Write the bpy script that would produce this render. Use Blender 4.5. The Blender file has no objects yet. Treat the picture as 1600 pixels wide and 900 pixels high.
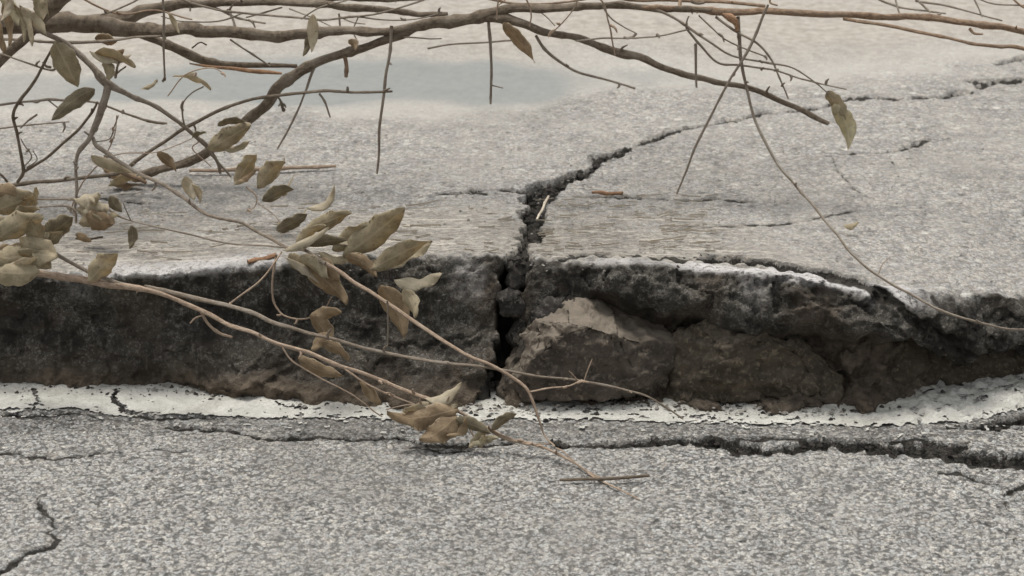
import bpy, bmesh, math, random
import numpy as np
from mathutils import Vector, Matrix

# ------------------------------------------------------------------ camera, sky, sun, exposure
scene = bpy.context.scene
COL = scene.collection
H_CAM, PITCH, FPX = 1.37, math.radians(20.0), 3465.0     # eye height, tilt, focal length in 1600-px units
cam_data = bpy.data.cameras.new('camera')
cam = bpy.data.objects.new('camera', cam_data)
COL.objects.link(cam)
cam.location = (0, 0, H_CAM)
cam.rotation_euler = (math.pi / 2 - PITCH, 0, 0)
cam_data.sensor_width = 36.0
cam_data.lens = FPX / 1600.0 * 36.0
cam_data.clip_start, cam_data.clip_end = 0.05, 2000.0
cam_data.dof.use_dof = True
cam_data.dof.focus_distance = 3.48
cam_data.dof.aperture_fstop = 7.5
scene.camera = cam

SUN_EL, SUN_AZ = math.radians(74), math.radians(-30)      # overcast light from behind the broken edge
world = bpy.data.worlds.new('World')
scene.world = world
world.use_nodes = True
wn, wl = world.node_tree.nodes, world.node_tree.links
sky = wn.new('ShaderNodeTexSky')
sky.sky_type = 'NISHITA'
sky.sun_disc = False
sky.sun_elevation = SUN_EL
sky.sun_rotation = SUN_AZ
sky.dust_density = 4.0
hs = wn.new('ShaderNodeHueSaturation')                    # cloud cover: the grey of an overcast sky
hs.inputs['Saturation'].default_value = 0.10
wl.new(sky.outputs[0], hs.inputs['Color'])
bg = wn['Background']
bg.inputs['Strength'].default_value = 0.10
wl.new(hs.outputs[0], bg.inputs['Color'])

sd = bpy.data.lights.new('sun', 'SUN')
sd.energy = 1.4
sd.angle = math.radians(20)
sd.color = (1.0, 0.94, 0.86)
sun = bpy.data.objects.new('sun', sd)
COL.objects.link(sun)
sdir = Vector((math.sin(SUN_AZ) * math.cos(SUN_EL), math.cos(SUN_AZ) * math.cos(SUN_EL), math.sin(SUN_EL)))
sun.rotation_euler = sdir.to_track_quat('Z', 'Y').to_euler()

vs = scene.view_settings
vs.view_transform = 'Standard'
vs.look = 'None'
vs.gamma = 1.0
vs.use_curve_mapping = False
vs.exposure = 0.70

# ------------------------------------------------------------------ measuring helpers
random.seed(7)
rng = np.random.default_rng(11)
CP, SP = math.cos(PITCH), math.sin(PITCH)

def ray(px, py):
    a, b = (px - 800) / FPX, (450 - py) / FPX
    return np.array([a, CP + b * SP, -SP + b * CP])

def at(px, py, Y):
    d = ray(px, py)
    k = Y / d[1]
    return np.array([d[0] * k, Y, H_CAM + d[2] * k])

def on(px, py, z):
    d = ray(px, py)
    k = (z - H_CAM) / d[2]
    return np.array([d[0] * k, d[1] * k, z])

def mpp(p):                                               # metres covered by one photo pixel at a point
    return (p[1] * CP - (p[2] - H_CAM) * SP) / FPX

def sstep(a, b, x):
    t = np.clip((x - a) / (b - a), 0, 1)
    return t * t * (3 - 2 * t)

def _hash(ix, iy, iz):
    h = (ix.astype(np.int64) * 374761393 + iy.astype(np.int64) * 668265263 + iz.astype(np.int64) * 2147483647)
    h = (h ^ (h >> 13)) * 1274126177
    h = h ^ (h >> 16)
    return (h & 0xffff).astype(np.float64) / 32767.5 - 1.0

def noise(x, y, z=0.0):
    x, y = np.asarray(x, float), np.asarray(y, float)
    z = np.asarray(z, float) + np.zeros_like(x)
    ix, iy, iz = np.floor(x), np.floor(y), np.floor(z)
    fx, fy, fz = x - ix, y - iy, z - iz
    u, v, w = (f * f * f * (f * (f * 6 - 15) + 10) for f in (fx, fy, fz))
    r = 0
    for a in (0, 1):
        for b in (0, 1):
            for c in (0, 1):
                r = r + _hash(ix + a, iy + b, iz + c) * (u if a else 1 - u) * (v if b else 1 - v) * (w if c else 1 - w)
    return r

def facet(x, y, seed=0.0):
    """flat broken facets: each cell is a plane with its own height and tilt"""
    ix, iy = np.floor(x), np.floor(y)
    best, val = np.full(x.shape, 9.0), np.zeros(x.shape)
    zz = np.full(x.shape, seed)
    for a in (-1, 0, 1):
        for b in (-1, 0, 1):
            jx, jy = ix + a, iy + b
            cx, cy = jx + .5 + .48 * _hash(jx, jy, zz), jy + .5 + .48 * _hash(jx, jy, zz + 1)
            d_ = np.hypot(x - cx, y - cy)
            h = _hash(jx, jy, zz + 2) + .9 * _hash(jx, jy, zz + 3) * (x - cx) + .9 * _hash(jx, jy, zz + 4) * (y - cy)
            w = d_ < best
            best, val = np.where(w, d_, best), np.where(w, h, val)
    return val

def fbm(x, y, z=0.0, o=4):
    r, a = 0, 1.0
    for k in range(o):
        r = r + a * noise(x * 2 ** k + 17.3 * k, y * 2 ** k - 9.1 * k, np.asarray(z) * 2 ** k)
        a *= 0.5
    return r

def graded(lo, hi, step, far):
    mid = list(np.arange(lo, hi + step * .5, step))
    up, d = [hi + step * 1.5], step * 1.5
    while up[-1] < far[1]:
        d *= 1.35
        up.append(up[-1] + d)
    dn, d = [lo - step * 1.5], step * 1.5
    while dn[-1] > far[0]:
        d *= 1.35
        dn.append(dn[-1] - d)
    return np.array(dn[::-1] + mid + up)

# ------------------------------------------------------------------ mesh helpers
def link(name, me, mat=None, parent=None):
    o = bpy.data.objects.new(name, me)
    COL.objects.link(o)
    if mat is not None:
        me.materials.append(mat)
    if parent is not None:
        o.parent = parent
    return o

def mesh_np(name, V, F, attrs=None, uv=None, smooth=True):
    me = bpy.data.meshes.new(name)
    V = np.ascontiguousarray(V, dtype=np.float32)
    F = np.ascontiguousarray(F, dtype=np.int32)
    n, k = F.shape
    me.vertices.add(len(V))
    me.vertices.foreach_set('co', V.ravel())
    me.loops.add(n * k)
    me.loops.foreach_set('vertex_index', F.ravel())
    me.polygons.add(n)
    me.polygons.foreach_set('loop_start', np.arange(0, n * k, k, dtype=np.int32))
    if smooth:
        me.polygons.foreach_set('use_smooth', np.ones(n, dtype=bool))
    me.update(calc_edges=True)
    for an, arr in (attrs or {}).items():
        at_ = me.attributes.new(an, 'FLOAT_COLOR', 'POINT')
        at_.data.foreach_set('color', np.ascontiguousarray(arr, dtype=np.float32).ravel())
    if uv is not None:
        ul = me.uv_layers.new(name='UVMap')
        ul.data.foreach_set('uv', np.ascontiguousarray(uv[F.ravel()], dtype=np.float32).ravel())
    me.validate()
    return me

def grid_faces(n, m, mask=None):
    i = np.arange(n * m).reshape(n, m)
    F = np.stack([i[:-1, :-1], i[:-1, 1:], i[1:, 1:], i[1:, :-1]], -1)
    return F[mask] if mask is not None else F.reshape(-1, 4)

def compact(V, F, attrs=None):
    used = np.unique(F)
    rm = np.full(len(V), -1, dtype=np.int64)
    rm[used] = np.arange(len(used))
    return V[used], rm[F], {k: a[used] for k, a in (attrs or {}).items()}

def tag(o, label=None, cat=None, group=None, kind=None):
    for k, v in (('label', label), ('category', cat), ('group', group), ('kind', kind)):
        if v:
            o[k] = v
    return o

# ------------------------------------------------------------------ materials
class NT:
    def __init__(s, name):
        s.m = bpy.data.materials.new(name)
        s.m.use_nodes = True
        s.t = s.m.node_tree
        s.b = s.t.nodes['Principled BSDF']
        s.b.inputs['Roughness'].default_value = 0.9
        s.b.inputs['Specular IOR Level'].default_value = 0.2
    def put(s, sock, v):
        if isinstance(v, bpy.types.NodeSocket):
            s.t.links.new(v, sock)
        elif isinstance(v, tuple) and len(v) == 3 and sock.type == 'RGBA':
            sock.default_value = (*v, 1)
        else:
            sock.default_value = v
    def n(s, typ, props=None, **inp):
        nd = s.t.nodes.new('ShaderNode' + typ)
        for k, v in (props or {}).items():
            setattr(nd, k, v)
        for k, v in inp.items():
            s.put(nd.inputs[k.replace('_', ' ')], v)
        return nd
    def math(s, op, a, b=0.0, clamp=False):
        nd = s.t.nodes.new('ShaderNodeMath')
        nd.operation, nd.use_clamp = op, clamp
        s.put(nd.inputs[0], a)
        s.put(nd.inputs[1], b)
        return nd.outputs[0]
    def mix(s, f, a, b, mode='MIX'):
        nd = s.t.nodes.new('ShaderNodeMix')
        nd.data_type, nd.blend_type = 'RGBA', mode
        s.put(nd.inputs[0], f)
        s.put(nd.inputs[6], a)
        s.put(nd.inputs[7], b)
        return nd.outputs[2]
    def rng(s, v, a, b, c=0.0, d=1.0):
        nd = s.t.nodes.new('ShaderNodeMapRange')
        nd.interpolation_type = 'SMOOTHSTEP'
        for k, x in enumerate((v, a, b, c, d)):
            s.put(nd.inputs[k], x)
        return nd.outputs[0]
    def noise(s, co, scale, detail=4, rough=.55):
        return s.n('TexNoise', Vector=co, Scale=scale, Detail=float(detail), Roughness=rough).outputs[0]
    def scaled(s, co, v):
        nd = s.t.nodes.new('ShaderNodeVectorMath')
        nd.operation = 'MULTIPLY'
        s.put(nd.inputs[0], co)
        nd.inputs[1].default_value = v
        return nd.outputs[0]

def asphalt(name, scale, lo, hi, binder, gapk, dust, dustamt, bump, tint):
    t = NT(name)
    co = t.n('TexCoord').outputs['Object']
    A = t.n('Attribute', {'attribute_name': 'mask_a'})
    B = t.n('Attribute', {'attribute_name': 'mask_b'})
    sa = t.n('SeparateColor', Color=A.outputs['Color']).outputs
    sb = t.n('SeparateColor', Color=B.outputs['Color']).outputs
    face, white, soil = sa[0], sa[2], A.outputs['Alpha']
    cj = t.math('ADD', sa[1], t.math('MULTIPLY', t.math('SUBTRACT', t.noise(co, 170.0, 3, .6), .5), .13))
    crack = t.math('MAXIMUM', t.rng(cj, .475, .545), t.rng(cj, .25, .5, 0.0, .28))
    cement, pale, far, streak = sb[0], sb[1], sb[2], B.outputs['Alpha']
    wob = t.n('TexNoise', Vector=co, Scale=scale * 1.1, Detail=3.0).outputs['Color']
    wv = t.n('VectorMath', {'operation': 'MULTIPLY_ADD'})
    t.put(wv.inputs[0], wob)
    wv.inputs[1].default_value = (.013,) * 3
    t.put(wv.inputs[2], co)
    cw = wv.outputs[0]
    v1 = t.n('TexVoronoi', Vector=cw, Scale=scale)
    v2 = t.n('TexVoronoi', Vector=cw, Scale=scale * 2.3)
    r1 = t.n('SeparateColor', Color=v1.outputs['Color']).outputs[0]
    r2 = t.n('SeparateColor', Color=v2.outputs['Color']).outputs[1]
    gn = t.noise(co, scale * 1.7, 3, .7)
    val = t.math('ADD', t.math('ADD', t.math('MULTIPLY', r1, .32), t.math('MULTIPLY', r2, .33)), t.rng(gn, .3, .7, -.05, .42))
    fine = t.noise(co, scale * 6, 2)
    val = t.math('ADD', val, t.math('MULTIPLY', t.math('SUBTRACT', fine, .5), .7), True)
    stone = t.mix(val, tuple(lo * c for c in tint), tuple(hi * c for c in tint))
    gap = t.rng(v1.outputs['Distance'], .42, .72)
    gap2 = t.rng(v2.outputs['Distance'], .5, .8)
    gapf = t.math('MULTIPLY', t.math('MAXIMUM', gap, t.math('MULTIPLY', gap2, .6)), gapk)
    hue = t.n('SeparateColor', Color=v1.outputs['Color']).outputs[2]
    stone = t.mix(1.0, stone, t.mix(hue, (1.04, .995, .94), (.965, .995, 1.02)), 'MULTIPLY')
    c = t.mix(gapf, stone, tuple(binder * k for k in tint))
    v3 = t.n('TexVoronoi', Vector=cw, Scale=scale * .42)
    r3 = t.n('SeparateColor', Color=v3.outputs['Color']).outputs
    pit = t.math('MULTIPLY', t.rng(r3[0], .86, .9), t.rng(v3.outputs['Distance'], .38, .2))
    c = t.mix(t.math('MULTIPLY', pit, .7), c, tuple(binder * k * .8 for k in tint))
    peb = t.math('MULTIPLY', t.rng(r3[1], .84, .88), t.rng(v3.outputs['Distance'], .42, .3))
    c = t.mix(t.math('MULTIPLY', peb, .6), c, t.mix(r3[2], (.30, .27, .235), (.66, .645, .60)))
    big = t.noise(co, 5.0, 5, .6)
    mid = t.noise(co, 28.0, 3)
    c = t.mix(t.math('MULTIPLY', t.rng(big, .35, .75), dustamt), c, dust)
    c = t.mix(1.0, c, t.n('CombineColor', Red=t.rng(mid, .2, .8, .82, 1.15), Green=t.rng(mid, .2, .8, .82, 1.14),
                          Blue=t.rng(mid, .2, .8, .83, 1.12)).outputs[0], 'MULTIPLY')
    c = t.mix(t.rng(t.noise(co, 2.3, 5, .6), .45, .72, 0, .38), c, (.20, .19, .172))
    # long dusty streaks and fibres lying along the broken edge
    sn = t.noise(t.scaled(co, (2.6, 105.0, 60.0)), 1.0, 5, .6)
    sn2 = t.noise(t.scaled(co, (42.0, 150.0, 60.0)), 1.0, 4, .65)
    scol = t.mix(.5, c, t.mix(t.rng(sn2, .35, .65), (.11, .098, .082), (.36, .325, .272)))
    scol = t.mix(t.rng(sn2, .58, .68, 0, .75), scol, (.56, .505, .42))
    scol = t.mix(t.rng(sn, .57, .64, 0, .7), scol, (.54, .50, .43))
    c = t.mix(t.math('MULTIPLY', streak, .9), c, scol)
    # far end: smooth sandy concrete, a blue-grey cement patch and the pale wash-out round it
    fn = t.noise(co, 40.0, 4)
    c = t.mix(far, c, t.mix(t.rng(fn, .3, .7), (.295, .268, .232), (.41, .38, .336)))
    c = t.mix(pale, c, t.mix(fn, (.37, .355, .325), (.45, .43, .39)))
    c = t.mix(cement, c, t.mix(fn, (.20, .210, .203), (.27, .277, .264)))
    # broken face: fresh black asphalt with stones showing
    fbig = t.noise(co, 16.0, 5, .65)
    fcol = t.mix(t.rng(fbig, .35, .7), (.024, .022, .019), (.082, .075, .063))
    chip = t.math('MULTIPLY', t.rng(val, .52, .85), t.rng(fbig, .36, .60))
    fcol = t.mix(t.math('MULTIPLY', chip, .62), fcol, (.26, .25, .225))
    fcol = t.mix(t.rng(t.noise(co, 7.0, 4), .48, .72, 0, .5), fcol, (.10, .076, .055))
    fst = t.noise(t.scaled(co, (70.0, 70.0, 9.0)), 1.0, 4, .65)
    fcol = t.mix(t.rng(fst, .54, .72, 0, .45), fcol, (.19, .178, .155))
    c = t.mix(face, c, fcol)
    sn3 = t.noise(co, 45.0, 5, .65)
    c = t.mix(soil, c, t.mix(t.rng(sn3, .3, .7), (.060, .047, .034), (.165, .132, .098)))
    wf = t.math('MULTIPLY', white, t.rng(t.noise(co, 110.0, 4, .7), .33, .55))
    c = t.mix(wf, c, t.mix(fine, (.42, .41, .40), (.62, .60, .585)))
    c = t.mix(t.math('MULTIPLY', crack, .93), c, t.mix(fbig, (.014, .013, .011), (.05, .045, .038)))
    t.put(t.b.inputs['Base Color'], c)
    h = t.math('SUBTRACT', t.math('MULTIPLY', fine, .5), t.math('MULTIPLY', v1.outputs['Distance'], 1.0))
    h = t.math('SUBTRACT', h, t.math('MULTIPLY', v2.outputs['Distance'], .5))
    h = t.math('ADD', h, t.math('MULTIPLY', t.math('MULTIPLY', sn2, streak), 1.5))
    h = t.math('SUBTRACT', h, pit)
    sm = t.math('SUBTRACT', 1.0, t.math('MULTIPLY', t.math('MAXIMUM', far, t.math('MAXIMUM', cement, pale)), .75))
    bp = t.n('Bump', Strength=t.math('MULTIPLY', sm, bump), Distance=.004, Height=h)
    t.put(t.b.inputs['Normal'], bp.outputs[0])
    return t.m

def paint_mat():
    t = NT('worn_white_paint')
    co = t.n('TexCoord').outputs['Object']
    n1 = t.noise(co, 30.0, 5, .65)
    n2 = t.noise(co, 240.0, 3, .6)
    c = t.mix(t.rng(n1, .3, .7), (.44, .437, .40), (.58, .575, .53))
    c = t.mix(t.rng(n2, .48, .72, 0, .5), c, (.36, .352, .32))
    c = t.mix(t.rng(t.noise(co, 9.0, 5, .7), .48, .72, 0, .6), c, (.30, .287, .25))
    t.put(t.b.inputs['Base Color'], c)
    t.b.inputs['Roughness'].default_value = .75
    t.put(t.b.inputs['Normal'], t.n('Bump', Strength=.7, Distance=.003, Height=t.math('ADD', n1, t.math('ADD', n2, t.n('TexVoronoi', Vector=co, Scale=150.0).outputs['Distance']))).outputs[0])
    return t.m

def bark(name, c1, c2, c3):
    t = NT(name)
    uv = t.n('TexCoord').outputs['UV']
    co = t.n('TexCoord').outputs['Object']
    fib = t.noise(t.scaled(uv, (7.0, 16.0, 1.0)), 1.0, 5, .65)
    blo = t.noise(co, 26.0, 4, .6)
    spk = t.noise(co, 420.0, 2)
    c = t.mix(t.rng(fib, .3, .7), c1, c2)
    c = t.mix(t.rng(blo, .45, .75, 0, .7), c, c3)
    c = t.mix(t.rng(spk, .62, .8, 0, .5), c, tuple(x * 1.9 for x in c2))
    t.put(t.b.inputs['Base Color'], c)
    t.b.inputs['Roughness'].default_value = .78
    t.put(t.b.inputs['Normal'], t.n('Bump', Strength=.55, Distance=.002, Height=t.math('ADD', fib, spk)).outputs[0])
    return t.m

def leafm(name, c1, c2, rib):
    t = NT(name)
    uv = t.n('TexCoord').outputs['UV']
    co = t.n('TexCoord').outputs['Object']
    s = t.n('SeparateXYZ', Vector=uv).outputs
    n1 = t.noise(co, 60.0, 4, .6)
    n2 = t.noise(co, 300.0, 3)
    c = t.mix(t.rng(n1, .3, .7), c1, c2)
    c = t.mix(t.rng(n2, .55, .75, 0, .35), c, tuple(x * .5 for x in c1))
    dv = t.math('ABSOLUTE', t.math('SUBTRACT', s[0], .5))
    blot = t.noise(co, 24.0, 5, .7)
    c = t.mix(t.rng(blot, .52, .68, 0, .6), c, (.20, .135, .08))
    c = t.mix(t.math('MULTIPLY', t.rng(t.math('ADD', dv, t.math('MULTIPLY', n1, .12)), .47, .56), .6), c, (.56, .49, .36))
    c = t.mix(t.rng(t.noise(co, 190.0, 2), .66, .74, 0, .6), c, (.10, .07, .045))
    vein = t.math('ADD', t.math('MULTIPLY', s[1], 11.0), t.math('MULTIPLY', dv, -6.0))
    vein = t.math('ABSOLUTE', t.math('SUBTRACT', t.math('FRACT', vein), .5))
    vm = t.math('MAXIMUM', t.rng(dv, .05, .02), t.math('MULTIPLY', t.rng(vein, .10, .03), .5))
    c = t.mix(t.math('MULTIPLY', vm, .6), c, rib)
    t.put(t.b.inputs['Base Color'], c)
    t.b.inputs['Roughness'].default_value = .6
    t.b.inputs['Specular IOR Level'].default_value = .35
    tr = t.n('BsdfTranslucent', Color=t.mix(1.0, c, (1.0, .9, .7), 'MULTIPLY'))
    ms = t.n('MixShader', Fac=.42)
    t.put(ms.inputs[1], t.b.outputs[0])
    t.put(ms.inputs[2], tr.outputs[0])
    t.put(t.t.nodes['Material Output'].inputs[0], ms.outputs[0])
    t.put(t.b.inputs['Normal'], t.n('Bump', Strength=.4, Distance=.0015, Height=t.math('ADD', n1, vm)).outputs[0])
    return t.m

def rockm(name, c1, c2, c3, paler=0.0):
    t = NT(name)
    co = t.n('TexCoord').outputs['Object']
    n1 = t.noise(t.scaled(co, (11.0, 22.0, 34.0)), 1.0, 6, .65)
    n2 = t.noise(co, 150.0, 4, .65)
    v = t.n('TexVoronoi', Vector=co, Scale=120.0)
    r = t.n('SeparateColor', Color=v.outputs['Color']).outputs[0]
    c = t.mix(t.rng(n1, .3, .7), c1, c2)
    c = t.mix(t.rng(n2, .5, .72, 0, .7), c, c3)
    c = t.mix(t.math('MULTIPLY', t.rng(r, .8, .95), t.rng(n2, .45, .6, 0, .4)), c, tuple(min(.5, x * 2.5) for x in c2))
    up = t.n('SeparateXYZ', Vector=t.n('NewGeometry').outputs['Normal']).outputs[2]      # light from above put into the colour, paling the flat tops
    c = t.mix(t.math('MULTIPLY', t.rng(t.math('ADD', up, t.math('MULTIPLY', t.math('SUBTRACT', n2, .5), .7)), .35, 1.0), t.rng(n1, .2, .7, .25 * paler, .8 * paler)), c, (.215, .186, .148))
    t.put(t.b.inputs['Base Color'], c)
    t.put(t.b.inputs['Normal'], t.n('Bump', Strength=.5, Distance=.004, Height=t.math('ADD', n1, t.math('MULTIPLY', n2, .6))).outputs[0])
    return t.m

M_ROAD = asphalt('road_asphalt', 146.0, .10, .86, .065, .8, (.38, .37, .345), .22, .95, (1.0, .99, .95))
M_PAVE = asphalt('raised_asphalt', 125.0, .17, .54, .12, .55, (.36, .342, .31), .45, .6, (1.0, .972, .92))
M_PAINT = paint_mat()
M_BARK = bark('dark_bark', (.080, .062, .044), (.195, .155, .113), (.25, .215, .168))
M_RED = bark('reddish_bark', (.14, .092, .06), (.32, .225, .15), (.27, .215, .165))
M_TWIG = bark('grey_twig_bark', (.14, .113, .085), (.28, .235, .185), (.32, .285, .24))
M_TAN = bark('tan_twig_bark', (.24, .17, .12), (.44, .345, .26), (.35, .285, .22))
M_TORN = bark('torn_orange_wood', (.20, .11, .062), (.38, .235, .14), (.17, .105, .07))
M_STRAW = bark('straw', (.42, .355, .27), (.66, .59, .48), (.36, .30, .23))
L_OLIVE = leafm('leaf_olive', (.34, .288, .185), (.50, .43, .295), (.56, .49, .345))
L_DARK = leafm('leaf_dark', (.18, .152, .098), (.29, .25, .165), (.36, .31, .21))
L_TAN = leafm('leaf_tan', (.41, .35, .235), (.58, .51, .36), (.60, .53, .38))
L_CREAM = leafm('leaf_cream', (.48, .425, .31), (.64, .58, .45), (.54, .475, .35))
L_BROWN = leafm('leaf_brown', (.28, .205, .122), (.44, .335, .21), (.47, .36, .235))
L_YELLOW = leafm('leaf_yellow', (.48, .44, .29), (.66, .61, .44), (.66, .62, .47))
LM = dict(o=L_OLIVE, d=L_DARK, t=L_TAN, c=L_CREAM, b=L_BROWN, y=L_YELLOW)
M_ROCKA = rockm('pale_broken_rock', (.045, .037, .030), (.115, .096, .076), (.155, .135, .108), 1.0)
M_ROCKB = rockm('dark_broken_rock', (.040, .033, .025), (.095, .077, .056), (.16, .142, .10), .5)
M_ROCKC = rockm('black_broken_asphalt', (.022, .020, .018), (.055, .050, .044), (.12, .112, .10))
M_GRAVEL = rockm('gravel', (.14, .13, .115), (.30, .28, .25), (.42, .40, .36))

# ------------------------------------------------------------------ outlines of the broken edge, measured along it
FOOT = [(-300, 600), (0, 600), (60, 605), (200, 608), (260, 600), (310, 612), (400, 622), (520, 632), (700, 637), (770, 634),
        (850, 638), (950, 628), (1070, 632), (1150, 640), (1300, 640), (1390, 632), (1425, 612), (1500, 600), (1600, 585), (1900, 570)]
LIP = [(-300, 432), (0, 430), (100, 427), (250, 428), (400, 414), (600, 402), (790, 400), (880, 405), (1000, 405), (1100, 412),
       (1250, 426), (1350, 441), (1420, 452), (1500, 459), (1600, 466), (1900, 474)]
ZL = [(-300, .18), (0, .18), (400, .20), (1000, .20), (1200, .195), (1300, .188), (1400, .180), (1500, .164), (1600, .144), (1900, .125)]
_fp = np.array([on(x, y, 0.0) for x, y in FOOT])
def foot_y(x): return np.interp(x, _fp[:, 0], _fp[:, 1])
_lp = np.array([on(x, y, np.interp(x, *zip(*ZL))) for x, y in LIP])
def lip_y(x): return np.interp(x, _lp[:, 0], _lp[:, 1])
def lip_z(x): return np.interp(x, _lp[:, 0], _lp[:, 2])

def roughen(pts, rnd, lev=3, amp=.17):
    for _ in range(lev):
        out = [pts[0]]
        for a, b in zip(pts[:-1], pts[1:]):
            L = math.hypot(b[0] - a[0], b[1] - a[1])
            k = rnd.uniform(-amp, amp) * L
            nx, ny = -(b[1] - a[1]) / (L + 1e-9), (b[0] - a[0]) / (L + 1e-9)
            out += [((a[0] + b[0]) / 2 + nx * k, (a[1] + b[1]) / 2 + ny * k, (a[2] + b[2]) / 2 * rnd.uniform(.72, 1.24)), b]
        pts = out
    return pts

def crack_dist(x, y, lines):
    best = np.full(x.shape, 9.0)
    half = np.zeros(x.shape)
    for ln in lines:
        for a, b in zip(ln[:-1], ln[1:]):
            m = max(a[2], b[2]) + .04
            sel = (x > min(a[0], b[0]) - m) & (x < max(a[0], b[0]) + m) & (y > min(a[1], b[1]) - m) & (y < max(a[1], b[1]) + m)
            if not sel.any():
                continue
            xs, ys = x[sel], y[sel]
            dx, dy = b[0] - a[0], b[1] - a[1]
            t = np.clip(((xs - a[0]) * dx + (ys - a[1]) * dy) / (dx * dx + dy * dy + 1e-12), 0, 1)
            h = a[2] + (b[2] - a[2]) * t
            d = np.hypot(xs - a[0] - t * dx, ys - a[1] - t * dy) - h
            cur = best[sel]
            hh = half[sel]
            w = d < cur
            cur[w], hh[w] = d[w], h[w]
            best[sel], half[sel] = cur, hh
    return best, half

def px_crack(pts, conv, rnd, lev=3, amp=.17):
    """a crack given by centre points and apparent width -> (x, y, half width) on the surface"""
    out = []
    for k, (px, py, w) in enumerate(pts):
        a, b = pts[max(k - 1, 0)], pts[min(k + 1, len(pts) - 1)]
        tx, ty = b[0] - a[0], b[1] - a[1]
        L = math.hypot(tx, ty)
        nx, ny = -ty / L, tx / L
        p, q, c = conv(px + nx * w / 2, py + ny * w / 2), conv(px - nx * w / 2, py - ny * w / 2), conv(px, py)
        out.append((c[0], c[1], math.hypot(p[0] - q[0], p[1] - q[1]) / 2))
    return roughen(out, rnd, lev, amp)

# ------------------------------------------------------------------ the ground far around and the lower road
gm = mesh_np('ground', [(-400, -400, -.08), (400, -400, -.08), (400, 400, -.08), (-400, 400, -.08)], [[0, 1, 2, 3]],
             {'mask_a': np.zeros((4, 4)), 'mask_b': np.zeros((4, 4))}, smooth=False)
tag(link('ground', gm, M_ROAD), kind='structure')

rc = random.Random(3)
rd = lambda x, y: on(x, y, 0.0)[:2]
ROADCR = [px_crack(p, rd, rc) for p in (
    [(-40, 915, 6), (0, 892, 6), (30, 872, 6), (53, 858, 7), (91, 840, 6), (74, 830, 4.5), (89, 821, 5), (81, 806, 5.5), (68, 794, 5.5), (58, 770, 2.2), (62, 748, 1.5)],
    [(91, 828, 2), (128, 812, 1.5)],
    [(-30, 704, 4), (0, 706, 4), (49, 713, 3), (121, 711, 4), (189, 703, 2.5)],
    [(181, 612, 5), (189, 632, 6), (204, 645, 6), (245, 651, 5), (332, 653, 4)],
    [(50, 608, 3), (57, 622, 4), (52, 640, 4)],
    [(0, 648, 4), (60, 650, 4), (150, 650, 3)],
    [(260, 666, 5), (325, 673, 5), (378, 681, 3), (440, 688, 6), (472, 685, 11), (500, 685, 3), (566, 687, 4), (650, 690, 4), (720, 695, 6), (800, 688, 3)],
    [(860, 690, 3), (880, 697, 6), (930, 696, 7), (1000, 693, 9), (1050, 690, 11), (1100, 690, 16), (1150, 696, 20), (1200, 708, 15), (1240, 704, 14), (1285, 695, 17),
     (1350, 695, 17), (1400, 708, 19), (1450, 705, 23), (1500, 712, 24), (1550, 720, 22), (1600, 722, 25), (1760, 725, 22), (2000, 740, 10)],
    [(1120, 683, 4), (1180, 688, 5), (1260, 690, 6)],
    [(1380, 690, 4), (1440, 688, 7), (1500, 700, 12)],
    [(1480, 668, 3), (1540, 668, 7), (1570, 662, 13), (1610, 655, 16), (1720, 650, 14)],
    [(1610, 755, 4), (1578, 765, 5), (1571, 782, 5), (1573, 800, 3)],
    [(1470, 742, 4), (1500, 738, 5), (1560, 756, 3)],
    [(640, 700, 2), (690, 705, 3), (740, 702, 2)],
    [(240, 700, 2), (285, 703, 4), (300, 702, 2)],
    [(430, 634, 2), (470, 641, 2.5), (500, 643, 1.5)],
)]

def road_z(x, y):
    z = .0035 * fbm(x * 3, y * 3, 1.0, 3) + .0022 * noise(x * 18, y * 18, 2.0)
    fd = foot_y(x) - y                                   # the paint strip is heaved up a little at its broken end
    z = z + .012 * sstep(.52, .78, x) * sstep(.16, .04, fd)
    return z

rx, ry = graded(-1.0, 1.0, .003, (-60, 60)), graded(2.42, 3.40, .003, (-60, 3.6))
X, Y = np.meshgrid(rx, ry)
Z = road_z(X, Y)
cd, ch = crack_dist(X, Y, ROADCR)
jag = .0055 * noise(X * 60, Y * 60, 4.0) + .0030 * noise(X * 130, Y * 130, 8.0)
cd = cd + jag * np.clip(ch / .011, .12, 2.2)
inside = sstep(.002, -.0045, cd)
inside = inside * np.clip(ch / .004, .3, 1)
Z = Z - inside * np.clip(ch * 1.0 + .002, 0, .021) + inside * .006 * noise(X * 75, Y * 75, 3.0)
Z = Z + .0012 * noise(X * 160, Y * 160, 5.0) * (1 - inside)
ma = np.zeros(X.shape + (4,))
ma[..., 1] = np.clip(.5 - cd / .024, 0, 1)
fdist = foot_y(X) - Y
ma[..., 3] = .55 * sstep(.035, -.005, fdist + .012 * noise(X * 40, Y * 40, 6.)) 
# loose dark bitumen showing along the outer margin of the painted strip
PL = [(-300, 640), (0, 640), (100, 641), (200, 650), (300, 652), (400, 658), (600, 660), (760, 655), (850, 655), (1000, 660), (1100, 663), (1300, 665),
      (1400, 668), (1500, 662), (1560, 650), (1600, 640), (1900, 630)]
_pp = np.array([on(x, y, 0.0) for x, y in PL])
def paint_y(x): return np.interp(x, _pp[:, 0], _pp[:, 1])
pd = paint_y(X) - Y
ma[..., 0] = .42 * sstep(-.03, .01, pd) * sstep(.12, .03, pd + .03 * noise(X * 12, Y * 30, 2.)) * (.55 + .45 * noise(X * 25, Y * 60, 9.))
ma = np.clip(ma, 0, 1)
road = link('road', mesh_np('road', np.stack([X, Y, Z], -1).reshape(-1, 3), grid_faces(*X.shape), {'mask_a': ma.reshape(-1, 4), 'mask_b': np.zeros((ma.size // 4, 4))}), M_ROAD)
tag(road, kind='structure')

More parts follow.
